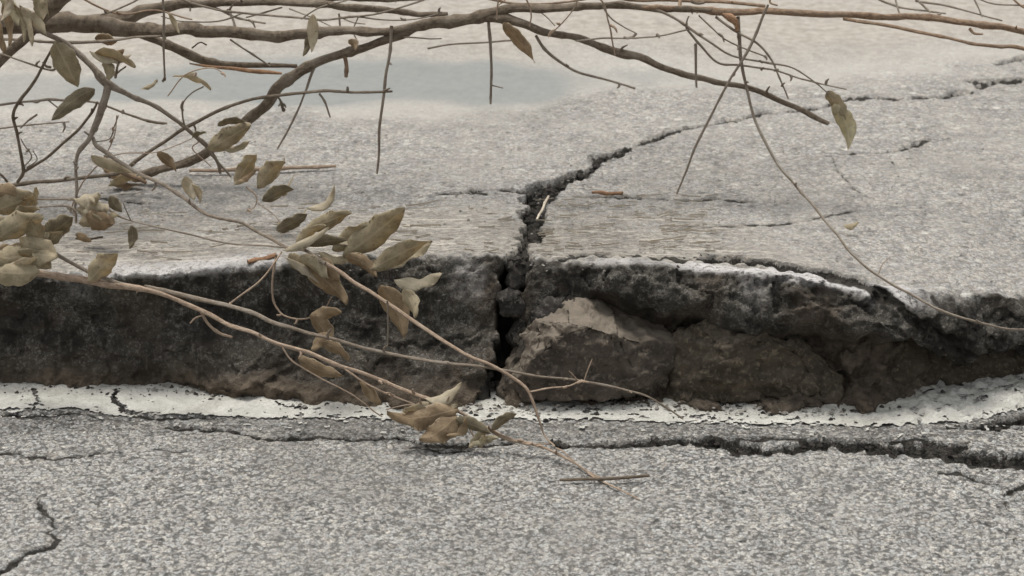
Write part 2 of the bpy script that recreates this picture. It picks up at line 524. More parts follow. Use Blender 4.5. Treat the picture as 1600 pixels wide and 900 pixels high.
# the painted line: a ragged, cracked skin of paint lying on the road
qx, qy = graded(-1.05, 1.05, .002, (-40, 40)), np.arange(3.06, 3.42, .002)
X, Y = np.meshgrid(qx, qy)
rag = .006 * fbm(X * 30, Y * 30, 1.0, 3) + .005 * noise(X * 180, Y * 180, 3.0)
low = paint_y(X) + rag + .010 * sstep(.35, .8, noise(X * 9, Y * 9, 5.0))
hi_ = foot_y(X) + .05
cd, ch = crack_dist(X, Y, ROADCR)
chips = noise(X * 70, Y * 110, 12.0) + .6 * noise(X * 220, Y * 220, 13.0)
edge = np.clip((Y - low) / .05, 0, 1)
keep = (Y > low) & (Y < hi_) & (cd + .003 * noise(X * 200, Y * 200, 4.) > .0005) & (chips < .68 + .5 * edge)
spot = noise(X * 24, Y * 50, 21.0)
keep &= ~((spot > .74) & (chips > .0) & (X > .05))
keep |= (Y > low - .05) & (Y < low) & (chips > .97) & (X < 1.0)
Zp = road_z(X, Y) + .0028 + .0010 * noise(X * 120, Y * 120, 3.) + .0035 * sstep(.50, .62, X) * fbm(X * 60, Y * 60, 9., 3)
V, F, _ = compact(np.stack([X, Y, Zp], -1).reshape(-1, 3), grid_faces(*X.shape, mask=keep[:-1, :-1]))
pl = link('painted_line', mesh_np('painted_line', V, F), M_PAINT, road)
pl['label'] = 'worn white painted line, chipped and cracked, along the foot of the break'

# ------------------------------------------------------------------ the raised pavement with its broken face
sx = graded(-1.32, 1.32, .0032, (-60, 60))
s_face = np.linspace(-1.25, -.012, 95)                   # share of the face, lip to foot and on below the road
s_top = [0.0]
d = .003
while s_top[-1] < 2.35:
    s_top.append(s_top[-1] + d)
    d = min(d * 1.0055, .0085)
while s_top[-1] < 60:
    d *= 1.35
    s_top.append(s_top[-1] + d)
ns, nf = len(s_top), len(s_face)
Xg = np.tile(sx, (ns + nf, 1))
Ly, Lz, Fy = lip_y(sx), lip_z(sx), foot_y(sx)
st = np.array(s_top)[:, None]
decay = np.exp(-st / .30)
Yt = Ly + st
Zt = .20 + (Lz - .20) * decay
fl = np.hypot(Ly - Fy, Lz)                               # length of the face
tf = -s_face[:, None]
Yf = Ly + (Fy - Ly) * tf
Zf = Lz * (1 - tf)
Yg, Zg = np.vstack([Yf, Yt]), np.vstack([Zf, Zt])
Sg = np.vstack([s_face[:, None] * fl, np.tile(st, (1, len(sx)))])
Tg = np.vstack([np.tile(tf, (1, len(sx))), np.zeros((ns, len(sx)))])
for _ in range(3):                                       # round the lip
    for G in (Yg, Zg):
        k = slice(nf - 9, nf + 8)
        G[k] = (np.roll(G, 1, 0)[k] + 2 * G[k] + np.roll(G, -1, 0)[k]) / 4
dY, dZ = np.gradient(Yg, axis=0), np.gradient(Zg, axis=0)
nl = np.hypot(dY, dZ) + 1e-12
Ny, Nz = -dZ / nl, dY / nl                               # outward: towards the viewer on the face, up on top
pxr = 800 + Xg / (3.45 / FPX)                            # rough position along the break, as in the outlines above

def conv_s(px, py):
    lz = float(np.interp(px, *zip(*ZL)))
    ly_px, fo_px = float(np.interp(px, *zip(*LIP))), float(np.interp(px, *zip(*FOOT)))
    if py >= ly_px:
        t = (py - ly_px) / (fo_px - ly_px)
        x = on(px, ly_px, lz)[0] * (1 - t) + on(px, fo_px, 0)[0] * t
        return x, -t * float(np.hypot(lip_y(x) - foot_y(x), lip_z(x)))
    p = on(px, py, .2)
    return p[0], p[1] - float(lip_y(p[0]))

rc = random.Random(5)
TOPCR = [px_crack(p, conv_s, rc, 3, .11) for p in (
    [(763, 650, 24), (766, 625, 26), (775, 600, 22), (786, 560, 17), (788, 510, 20), (796, 470, 34), (803, 440, 34), (808, 405, 27), (816, 378, 24),
     (828, 345, 24), (836, 318, 22), (847, 297, 20), (868, 285, 11), (890, 277, 8), (912, 268, 6), (935, 254, 4), (952, 244, 6), (968, 239, 5), (985, 234, 2)],
    [(985, 234, .6), (1005, 226, 2.4), (1030, 216, 4), (1060, 207, 3), (1083, 202, 2.4), (1150, 190, 2.2), (1250, 172, 2.2), (1330, 152, 2.6), (1400, 155, 2.2), (1440, 152, 3),
     (1500, 147, 5), (1530, 143, 2), (1548, 131, 5), (1600, 126, 3.5), (1760, 118, 3)],
    [(1500, 128, 3), (1560, 126, 5), (1600, 125, 4)], [(1560, 100, 2), (1600, 92, 6), (1720, 84, 5)],
    [(745, 298, 4), (770, 297, 2.5), (832, 301, 4)],
    [(1290, 238, 1.2), (1340, 237, 1.8), (1380, 236, 2), (1420, 227, 2.6), (1450, 215, 2.2), (1482, 211, 1.4)],
    [(1416, 226, 2), (1404, 219, 2)],
    [(1060, 352, .8), (1120, 348, 1.3), (1200, 347, 1.3), (1290, 332, 1.8), (1340, 321, .8)],
    [(1298, 240, .8), (1308, 262, 1.8), (1330, 285, .8), (1352, 306, .8)],
    [(1055, 402, 3), (1110, 398, 7), (1180, 400, 11), (1240, 408, 12), (1300, 418, 10), (1370, 432, 7), (1420, 440, 3)],
    [(1440, 438, 2), (1500, 446, 5), (1550, 451, 8), (1600, 455, 9), (1700, 458, 8), (1900, 464, 5)],
    [(1440, 428, 1.5), (1500, 432, 3), (1560, 438, 2.5), (1600, 442, 3)],
    [(860, 303, 2), (960, 305, 3), (1060, 308, 2), (1180, 312, 2)],
    [(880, 402, 3), (1000, 398, 4), (1060, 400, 4)],
    [(560, 300, 2), (660, 306, 2), (760, 304, 2)],
    [(125, 300, 2), (190, 308, 3), (240, 312, 2)],
)]
cd, ch = crack_dist(Xg, Sg, TOPCR)
jg = .005 * noise(Xg * 60, Sg * 60, 4.) + .0025 * noise(Xg * 130, Sg * 130, 8.) + .006 * noise(Xg * 26, Sg * 26, 1.)
cd = cd + jg * np.clip(ch / .008 + .15, 0, 1.5)
inside = sstep(.002, -.004, cd) * np.clip(ch / .005, .3, 1)
topm = sstep(-.02, .004, Sg)                             # 1 on the flat, 0 on the face
facem = 1 - topm
D = topm * (.004 * fbm(Xg * 3, Yg * 3, 1., 3) + .0022 * noise(Xg * 17, Yg * 17, 2.) + .0010 * noise(Xg * 150, Yg * 150, 5.))
R = sstep(885, 960, pxr)                                 # the layered half: slab above, hollow below
# broken face: lumps, ledges and stones
rough = .020 * noise(Xg * 9, Zg * 11, 1.) + .013 * noise(Xg * 22, Zg * 26, 2.) + .010 * noise(Xg * 50, Zg * 50, 3.) + .0065 * noise(Xg * 110, Zg * 110, 4.) \
    + .0030 * np.abs(noise(Xg * 230, Zg * 230, 6.)) + .006 * noise(Xg * 60, Zg * 12, 9.)
wx, wz = Xg + .012 * noise(Xg * 30, Zg * 30, 41.), Zg + .012 * noise(Xg * 30, Zg * 30, 43.)
rough = .6 * rough + .011 * facet(wx * 15, wz * 22, 1.) + .0065 * facet(wx * 38, wz * 46, 7.) + .0035 * facet(wx * 90, wz * 95, 13.)
D = D + facem * rough * (.52 + .48 * R)
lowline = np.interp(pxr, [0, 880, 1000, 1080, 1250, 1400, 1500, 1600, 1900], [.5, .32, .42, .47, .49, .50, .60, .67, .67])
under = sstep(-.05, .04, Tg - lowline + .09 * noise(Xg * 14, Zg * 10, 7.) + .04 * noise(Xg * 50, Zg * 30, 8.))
bulge = np.sqrt(np.clip(1 - ((Tg / lowline - .52) / .56) ** 2, 0, 1))
D = D + facem * R * ((1 - under) * (.012 + .030 * bulge) - under * .046 * sstep(1.05, .75, Tg) + sstep(.80, 1.0, Tg) * .010)
# talus at the foot of the other half
talus = (1 - R) * sstep(.80, 1.0, Tg + .07 * noise(Xg * 12, 0 * Xg, 3.)) * sstep(230, 330, pxr) * sstep(790, 730, pxr)
D = D + talus * (.012 + .012 * noise(Xg * 55, Zg * 55, 17.))
lefthollow = (1 - R) * facem * np.exp(-((Tg - .45) / .25) ** 2)
D = D - lefthollow * .022
fray = (np.abs(Sg) < .05) * .006 * noise(Xg * 70, Sg * 60, 14.)
D = D + fray * sstep(.05, .0, np.abs(Sg))
cdep = np.clip(ch * 1.6 + .001, 0, .045) * np.where(Sg < .12, np.where(pxr > 1000, .55, 1), 1) + facem * .06 * (pxr < 850)
D = D - inside * cdep + inside * .006 * noise(Xg * 110, Sg * 110, 3.)
far_fine = sstep(3, 1.4, np.abs(Xg))
Yn = Yg + Ny * D
Zn = Zg + Nz * D
# one half settled a touch lower than the other across the main crack
ma, mb = np.zeros(Xg.shape + (4,)), np.zeros(Xg.shape + (4,))
ma[..., 0] = sstep(.006, -.012, Sg + .010 * noise(Xg * 45, Sg * 45, 5.) + .008 * noise(Xg * 130, Sg * 130, 6.))
ma[..., 1] = np.clip(.5 - cd / .024, 0, 1)
dustl = sstep(60, 200, pxr) * sstep(470, 400, pxr) * sstep(-.012, .0, Sg) * sstep(.075, .02, Sg)
dustr = sstep(1040, 1110, pxr) * sstep(1480, 1400, pxr) * sstep(-.028, -.012, Sg) * sstep(.022, .006, Sg) * (1 - inside)
dusti = sstep(900, 960, pxr) * sstep(1100, 1020, pxr) * sstep(-.02, -.008, Sg) * sstep(.02, .0, Sg) * .5
dustf = facem * sstep(.35, .85, noise(Xg * 16, Zg * 12, 31.)) * .30 * sstep(.55, .1, Tg)
ma[..., 2] = np.clip(dustl * .9 + dustr + dusti + dustf, 0, 1)
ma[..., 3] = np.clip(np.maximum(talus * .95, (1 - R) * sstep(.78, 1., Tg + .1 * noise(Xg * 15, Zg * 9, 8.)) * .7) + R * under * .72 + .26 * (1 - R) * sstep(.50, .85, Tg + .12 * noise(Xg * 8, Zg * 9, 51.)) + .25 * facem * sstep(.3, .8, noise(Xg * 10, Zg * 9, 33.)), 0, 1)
def wy(px, py): return on(px, py, .2)
gx, gy = Xg, Yn
def blob(px, py, rxm, rym, seed, soft=.35):
    c = wy(px, py)
    q = np.hypot((gx - c[0]) / rxm, (gy - c[1]) / rym) + .28 * fbm(gx * 5, gy * 3, seed, 3)
    return sstep(1 + soft * .5, 1 - soft * .5, q)
worn = 1.5 * (.17 * blob(1120, 272, .24, .26, 3., .7) + .12 * blob(620, 335, .30, .10, 6., .9) + .14 * blob(880, 365, .10, .10, 9., 1.) + .10 * blob(300, 300, .3, .12, 12., 1.))
ma[..., 0] = np.clip(ma[..., 0] + worn * (Sg > 0) * (.6 + .5 * noise(gx * 22, gy * 40, 15.)), 0, 1)
mb[..., 0] = np.clip(blob(600, 126, .52, .17, 2., .6) + blob(360, 142, .30, .10, 5., .6) * .8 + blob(40, 138, .40, .11, 8., .7) * .6, 0, 1) * (Sg > 0)
edge1 = np.interp(gx, [-1.3, -.6, 0, .5, 1.3], [wy(0, 172)[1], wy(400, 182)[1], wy(780, 172)[1], wy(1250, 140)[1], wy(1600, 100)[1]])
edge2 = np.interp(gx, [-1.3, -.6, 0, .5, 1.3], [wy(0, 108)[1], wy(400, 95)[1], wy(780, 90)[1], wy(1250, 85)[1], wy(1600, 60)[1]])
wob = .10 * fbm(gx * 4, gy * 4, 3., 3)
mb[..., 1] = .62 * sstep(-.07, .07, gy - edge1 + wob) * sstep(.15, -.15, gy - edge2 + wob)
mb[..., 2] = .85 * sstep(-.2, .25, gy - edge2 + 1.3 * wob)
strip_hi = np.interp(pxr, [-200, 0, 150, 500, 800, 860, 1100, 1300, 1400], [.20, .22, .24, .24, .23, .26, .24, .12, 0])
mb[..., 3] = sstep(1.3, .6, Sg / np.maximum(strip_hi, .01) + .30 * fbm(Xg * 9, Sg * 26, 4., 3)) * (strip_hi > .02) * sstep(-.004, .02, Sg) * sstep(1400, 1180, pxr)
mb = np.clip(mb, 0, 1)
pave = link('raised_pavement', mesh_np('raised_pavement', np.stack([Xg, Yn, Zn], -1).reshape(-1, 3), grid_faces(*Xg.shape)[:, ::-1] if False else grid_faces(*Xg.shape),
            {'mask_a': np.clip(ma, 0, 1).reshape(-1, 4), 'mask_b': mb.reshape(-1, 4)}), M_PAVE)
tag(pave, kind='structure')

def top_z(x, y):
    s = y - float(lip_y(x))
    return .2 + (float(lip_z(x)) - .2) * math.exp(-max(s, 0) / .30)

# ------------------------------------------------------------------ broken lumps under the slab and in the crack
def chunk(name, pts, mat, label, cat, amp=.008, group=None, cuts=4, seed=0):
    bm = bmesh.new()
    P = [at(*p) for p in pts]
    c = np.mean(P, 0)
    base = np.array([c[0], c[1], min(p[2] for p in P)])
    for p in P:
        bm.verts.new(p - base)
    r = bmesh.ops.convex_hull(bm, input=bm.verts)
    bmesh.ops.delete(bm, geom=[g for g in r['geom_interior'] if isinstance(g, bmesh.types.BMVert)], context='VERTS')
    crnd = random.Random(seed * 13 + 5)
    ext = max((v.co - bm.verts[0].co).length for v in bm.verts) if False else 1
    for _k in range(16):                                  # flat breaks
        nrm = Vector((crnd.uniform(-1, 1), crnd.uniform(-1.2, .2), crnd.uniform(-.35, 1))).normalized()
        sup = max(v.co.dot(nrm) for v in bm.verts)
        inf = min(v.co.dot(nrm) for v in bm.verts)
        cut = sup - (sup - inf) * crnd.uniform(.02, .075)
        bmesh.ops.bisect_plane(bm, geom=bm.verts[:] + bm.edges[:] + bm.faces[:], plane_co=nrm * cut, plane_no=nrm, clear_outer=True)
        bmesh.ops.holes_fill(bm, edges=[e for e in bm.edges if e.is_boundary], sides=0)
    bmesh.ops.triangulate(bm, faces=bm.faces)
    for _ in range(2):
        bmesh.ops.bevel(bm, geom=bm.edges[:], offset=.0018, segments=1, affect='EDGES', clamp_overlap=True) if _ == 0 else None
    bmesh.ops.triangulate(bm, faces=bm.faces)
    for _ in range(cuts + 2):
        lg = [e for e in bm.edges if e.calc_length() > .007]
        if not lg:
            break
        bmesh.ops.subdivide_edges(bm, edges=lg, cuts=1)
        bmesh.ops.triangulate(bm, faces=bm.faces)
    bm.normal_update()
    co = np.array([v.co for v in bm.verts]) + seed * 3.7
    q = [co[:, k] for k in range(3)]
    nn = amp * (1.5 * noise(q[0] * 9, q[1] * 9, q[2] * 12) + .7 * (np.abs(noise(q[0] * 24, q[1] * 24, q[2] * 30)) - .4) * -1.4 + .55 * noise(q[0] * 60, q[1] * 60, q[2] * 60)
                + .4 * (np.abs(noise(q[0] * 130, q[1] * 130, q[2] * 130)) - .3)) * .55 \
        + amp * (.75 * facet(q[0] * 20 + .5 * q[1] * 20, q[2] * 26, 3.) + .45 * facet(q[0] * 48, q[2] * 55 + q[1] * 30, 9.))
    ns_ = [v.normal.copy() for v in bm.verts]
    for v, k, nv in zip(bm.verts, nn, ns_):
        v.co += nv * float(k)
    me = bpy.data.meshes.new(name)
    bm.to_mesh(me)
    bm.free()
    me.polygons.foreach_set('use_smooth', np.ones(len(me.polygons), dtype=bool))
    o = link(name, me, mat)
    o.location = base + np.array([0, .026, 0])
    return tag(o, label, cat, group)

chunk('broken_rock', [(772, 634, 3.20), (900, 636, 3.18), (1045, 634, 3.20), (796, 576, 3.195), (803, 526, 3.205), (880, 508, 3.195), (960, 525, 3.20), (1035, 565, 3.215),
                      (862, 480, 3.27), (908, 475, 3.29), (962, 483, 3.30), (1030, 500, 3.30), (1062, 535, 3.27), (800, 600, 3.38), (1040, 600, 3.38)],
      M_ROCKA, 'large angular brown rock with a pale sloping top beside the open crack', 'rock', .0065, seed=1)
chunk('broken_rock', [(1000, 632, 3.205), (1320, 640, 3.20), (1020, 560, 3.225), (1030, 530, 3.25), (1075, 515, 3.245), (1105, 508, 3.255), (1150, 502, 3.265), (1215, 514, 3.25), (1265, 545, 3.235),
                      (1310, 585, 3.23), (1345, 620, 3.225), (1150, 560, 3.20), (1230, 570, 3.20), (1050, 600, 3.38), (1290, 600, 3.38), (1150, 520, 3.38)],
      M_ROCKB, 'rounded dark brown rock with mossy streaks under the dark slab', 'rock', .007, seed=2)
chunk('broken_rock', [(1255, 585, 3.245), (1262, 628, 3.228), (1320, 548, 3.265), (1400, 542, 3.285), (1500, 545, 3.31), (1600, 551, 3.335), (1750, 560, 3.36), (1400, 628, 3.23), (1430, 605, 3.275),
                      (1600, 590, 3.325), (1750, 585, 3.34), (1300, 580, 3.42), (1750, 560, 3.48), (1470, 570, 3.28)],
      M_ROCKB, 'long low grey rock behind the raised end of the white line', 'rock', .006, seed=3)
chunk('asphalt_lump', [(822, 418, 3.36), (850, 408, 3.365), (915, 410, 3.355), (905, 430, 3.33), (893, 470, 3.31), (832, 474, 3.29), (813, 445, 3.315), (870, 425, 3.315), (830, 420, 3.44), (900, 415, 3.44), (880, 460, 3.42)],
      M_ROCKC, 'blocky black asphalt lump broken off at the top of the crack', 'asphalt lump', .008, seed=4)
chunk('asphalt_lump', [(822, 505, 3.265), (845, 478, 3.285), (905, 462, 3.305), (925, 474, 3.295), (870, 492, 3.265), (828, 522, 3.25), (850, 500, 3.36), (900, 480, 3.36)],
      M_ROCKC, 'grey asphalt wedge lying on the pale topped rock', 'asphalt lump', .006, seed=5)
chunk('asphalt_lump', [(778, 470, 3.30), (795, 456, 3.305), (818, 462, 3.31), (826, 485, 3.30), (812, 503, 3.29), (784, 498, 3.285), (800, 480, 3.36), (798, 482, 3.27)],
      M_ROCKC, 'small round asphalt lump jammed inside the open crack', 'asphalt lump', .005, seed=6)
chunk('asphalt_lump', [(795, 545, 3.30), (815, 500, 3.30), (830, 505, 3.29), (805, 550, 3.28), (788, 535, 3.285), (800, 520, 3.34)],
      M_ROCKC, 'narrow asphalt splinter standing in the crack below the round lump', 'asphalt lump', .004, seed=7)
chunk('asphalt_lump', [(722, 634, 3.215), (745, 600, 3.235), (768, 590, 3.245), (772, 636, 3.215), (745, 640, 3.205), (750, 610, 3.30)],
      M_ROCKC, 'black crumbly asphalt piece at the bottom of the crack by the white line', 'asphalt lump', .006, seed=8)
chunk('asphalt_lump', [(790, 452, 3.33), (798, 428, 3.345), (812, 418, 3.36), (822, 432, 3.35), (818, 456, 3.33), (802, 464, 3.32), (806, 440, 3.40)],
      M_ROCKC, 'ragged asphalt lump wedged in the crack mouth above the round lump', 'asphalt lump', .006, seed=14)
chunk('stone', [(1412, 632, 3.232), (1425, 620, 3.24), (1444, 622, 3.24), (1446, 633, 3.23), (1425, 637, 3.225), (1430, 625, 3.26)],
      M_GRAVEL, 'pale paint crusted stone at the foot of the long low rock', 'stone', .002, seed=10)

# ------------------------------------------------------------------ loose gravel and straw too small to count
def litter(name, spots, mat, kind):
    V, F, UV = [], [], []
    for (p, size, length, ang) in spots:
        b = len(V)
        ca, sa_ = math.cos(ang), math.sin(ang)
        if kind == 'grit':
            for k in range(6):
                a = k * math.pi / 3
                r = size * random.uniform(.7, 1.2)
                V.append((p[0] + r * math.cos(a), p[1] + r * math.sin(a) * .9, p[2] + size * random.uniform(-.2, .3)))
                UV.append((0, 0))
            V.append((p[0] + random.uniform(-.3, .3) * size, p[1], p[2] + size * random.uniform(.6, 1.1)))
            UV.append((0, 0))
            F += [(b + k, b + (k + 1) % 6, b + 6, b + 6) for k in range(6)]
        else:
            dz = random.uniform(-.02, .05) * length
            for t in (-.5, 0, .5):
                bend = (t * t - .1) * length * .12
                for q in range(3):
                    a = q * 2 * math.pi / 3
                    oy, oz = size * math.cos(a), size * math.sin(a)
                    V.append((p[0] + ca * t * length - sa_ * (oy + bend), p[1] + sa_ * t * length + ca * (oy + bend), p[2] + size + oz + dz * (t + .5)))
                    UV.append((q / 3, t * length * 3))
            for i in (0, 3):
                F += [(b + i + q, b + i + (q + 1) % 3, b + i + 3 + (q + 1) % 3, b + i + 3 + q) for q in range(3)]
    V, F = np.array(V), np.array(F)
    me = bpy.data.meshes.new(name)
    me.from_pydata(V.tolist(), [], [tuple(dict.fromkeys(f)) for f in F.tolist()])
    ul = me.uv_layers.new(name='UVMap')
    U = np.array(UV, dtype=np.float32)
    idx = np.zeros(len(me.loops), dtype=np.int32)
    me.loops.foreach_get('vertex_index', idx)
    ul.data.foreach_set('uv', U[idx].ravel())
    return link(name, me, mat)

sp = []
for _ in range(700):
    px, py = random.uniform(-60, 1660), 660 + abs(random.gauss(0, 60))
    p = on(px, min(py, 930), 0.0)
    if crack_dist(np.array([p[0]]), np.array([p[1]]), ROADCR)[0][0] < .009:
        continue
    sp.append(((p[0], p[1], float(road_z(np.array([p[0]]), np.array([p[1]]))[0]) + .0005), random.uniform(.0010, .0026), 0, 0))
for _ in range(500):
    px, py = random.uniform(-60, 1660), random.uniform(200, 425)
    p = on(px, py, .2)
    z = top_z(p[0], p[1])
    sp.append(((p[0], p[1], z + .001), random.uniform(.0012, .0032), 0, 0))
for _ in range(260):
    px = random.uniform(230, 1320)
    p = on(px, float(np.interp(px, *zip(*FOOT))) + random.uniform(-4, 10), .003)
    sp.append(((p[0], p[1], .004), random.uniform(.0015, .0045), 0, 0))
tag(litter('gravel', sp, M_GRAVEL, 'grit'), 'loose grit and gravel scattered over the broken asphalt', 'gravel', kind='stuff')
sp = []
for ln, n_, sz in ((TOPCR[0], 420, .0075), (TOPCR[1], 60, .003), (TOPCR[9], 60, .004), (TOPCR[10], 60, .005)):
    for _ in range(n_):
        a, b = random.choice(list(zip(ln[:-1], ln[1:])))
        t_ = random.random()
        h = a[2] + (b[2] - a[2]) * t_
        x, s_ = a[0] + (b[0] - a[0]) * t_ + random.gauss(0, .8) * h, a[1] + (b[1] - a[1]) * t_ + random.gauss(0, .8) * h
        if s_ < .004:
            continue
        y = float(lip_y(x)) + s_
        inn = math.hypot(x - a[0], s_ - a[1]) < h * 1.2
        sp.append(((x, y, top_z(x, y) - random.uniform(.004, .022) * (h > .006)), random.uniform(.3, 1) * sz, 0, 0))
for ln, n_ in ((ROADCR[7], 300), (ROADCR[6], 40), (ROADCR[10], 60)):
    for _ in range(n_):
        a, b = random.choice(list(zip(ln[:-1], ln[1:])))
        t_ = random.random()
        h = a[2] + (b[2] - a[2]) * t_
        x, y = a[0] + (b[0] - a[0]) * t_ + random.gauss(0, .5) * h, a[1] + (b[1] - a[1]) * t_ + random.gauss(0, .9) * h
        sp.append(((x, y, -random.uniform(.0, .016) * (h > .006)), random.uniform(.0015, .0055), 0, 0))
for _ in range(230):
    px = random.uniform(-40, 1640)
    p = on(px, float(np.interp(px, *zip(*FOOT))) + abs(random.gauss(0, 9)) - 3, .004)
    sp.append(((p[0], p[1], float(road_z(np.array([p[0]]), np.array([p[1]]))[0]) + .003), random.choice((.0012, .0018, .0026, .0045)), 0, 0))
tag(litter('rubble', sp, M_ROCKC, 'grit'), 'dark crumbs of asphalt in the cracks and along the white line', 'rubble', kind='stuff')
sp = []
for _ in range(200):
    if random.random() < .55:
        px, py = random.uniform(850, 1120), random.uniform(304, 398)
    else:
        px, py = random.uniform(120, 800), random.uniform(318, 400)
    p = on(px, py, .2)
    z = top_z(p[0], p[1])
    sp.append(((p[0], p[1], z + .0005), random.uniform(.0006, .0016), random.uniform(.006, .035) * (2 if random.random() < .15 else 1), random.gauss(0, .35)))
tag(litter('straw', sp, M_STRAW, 'sliver'), 'pale dry straw and bark slivers along the broken lip', 'straw', kind='stuff')

# ------------------------------------------------------------------ branches
def catmull(P, sub):
    P = np.array(P, float)
    Q = np.vstack([2 * P[0] - P[1], P, 2 * P[-1] - P[-2]])
    out = []
    for i in range(1, len(Q) - 2):
        for k in range(sub):
            t = k / sub
            a, b, c, d_ = Q[i - 1], Q[i], Q[i + 1], Q[i + 2]
            out.append(.5 * (2 * b + (c - a) * t + (2 * a - 5 * b + 4 * c - d_) * t * t + (3 * b - a - 3 * c + d_) * t ** 3))
    out.append(Q[-2])
    return np.array(out)

def tube(P, R, name, mat, parent, seed=0, knots=True, org=None):
    """P world points, R radii"""
    org = np.zeros(3) if org is None else org
    sub = 7
    C = catmull(np.hstack([np.array(P, float), np.array(R, float)[:, None]]), sub)
    pts, rad = C[:, :3].copy(), np.maximum(C[:, 3], .0006)
    rs = np.random.default_rng(seed + 1)
    L = np.concatenate([[0], np.cumsum(np.linalg.norm(np.diff(pts, axis=0), axis=1))])
    for ax in range(3):
        pts[:, ax] += .35 * rad * noise(L * 28, np.full_like(L, seed * 1.7 + ax * 5), 0.) + .0018 * noise(L * 9, np.full_like(L, seed * 2.1 + ax * 7), 1.) * np.minimum(1, L * 20)
    kz = np.array([rs.uniform(-1, 1, 3) for _ in range(int(L[-1] / .045) + 3)])      # growth kinks at the nodes
    for ax in range(3):
        pts[:, ax] += np.interp(L / .045, np.arange(len(kz)), kz[:, ax]) * .0022 * np.minimum(1, L * 12)
    rad = rad * (1 + .10 * noise(L * 40, np.full_like(L, seed * 3.3), 0.))
    if knots:
        k = rs.uniform(.01, .05)
        while k < L[-1]:
            rad = rad * (1 + rs.uniform(.08, .34) * np.exp(-((L - k) / (.003 + .5 * rad.mean())) ** 2))
            k += rs.uniform(.035, .10)
    n = 12 if rad.max() > .006 else 7
    T = np.gradient(pts, axis=0)
    T /= np.linalg.norm(T, axis=1)[:, None] + 1e-12
    u = np.cross(T[0], [0, 0, 1.0]) if abs(T[0][2]) < .9 else np.cross(T[0], [1.0, 0, 0])
    u /= np.linalg.norm(u)
    V, UV = [], []
    for i in range(len(pts)):
        u = u - T[i] * np.dot(u, T[i])
        u /= np.linalg.norm(u)
        w = np.cross(T[i], u)
        for k in range(n + 1):
            a = 2 * math.pi * k / n
            rr = rad[i] * (1 + .07 * math.sin(3 * a + seed + L[i] * 20) + .05 * math.sin(2 * a - seed * 2 + L[i] * 37))
            V.append(pts[i] + (u * math.cos(a) + w * math.sin(a)) * rr - org)
            UV.append((k / n, L[i] * 6))
    m = len(pts)
    F = grid_faces(m, n + 1)[:, ::-1]
    V, UV = np.array(V), np.array(UV)
    caps = []
    for i, sgn in ((0, -1), (m - 1, 1)):
        V = np.vstack([V, pts[i] + sgn * T[i] * rad[i] * .35 - org])
        UV = np.vstack([UV, [.5, L[i] * 6]])
        c = len(V) - 1
        for k in range(n):
            a, b = i * (n + 1) + k, i * (n + 1) + k + 1
            caps.append((a, b, c, c) if sgn > 0 else (b, a, c, c))
    me = bpy.data.meshes.new(name)
    me.from_pydata(V.tolist(), [], F.tolist() + [c[:3] for c in caps])
    me.polygons.foreach_set('use_smooth', np.ones(len(me.polygons), dtype=bool))
    ul = me.uv_layers.new(name='UVMap')
    idx = np.zeros(len(me.loops), dtype=np.int32)
    me.loops.foreach_get('vertex_index', idx)
    ul.data.foreach_set('uv', UV[idx].astype(np.float32).ravel())
    return link(name, me, mat, parent)

def rot(v, axis, ang):
    return np.array(Matrix.Rotation(ang, 3, Vector(axis)) @ Vector(v))

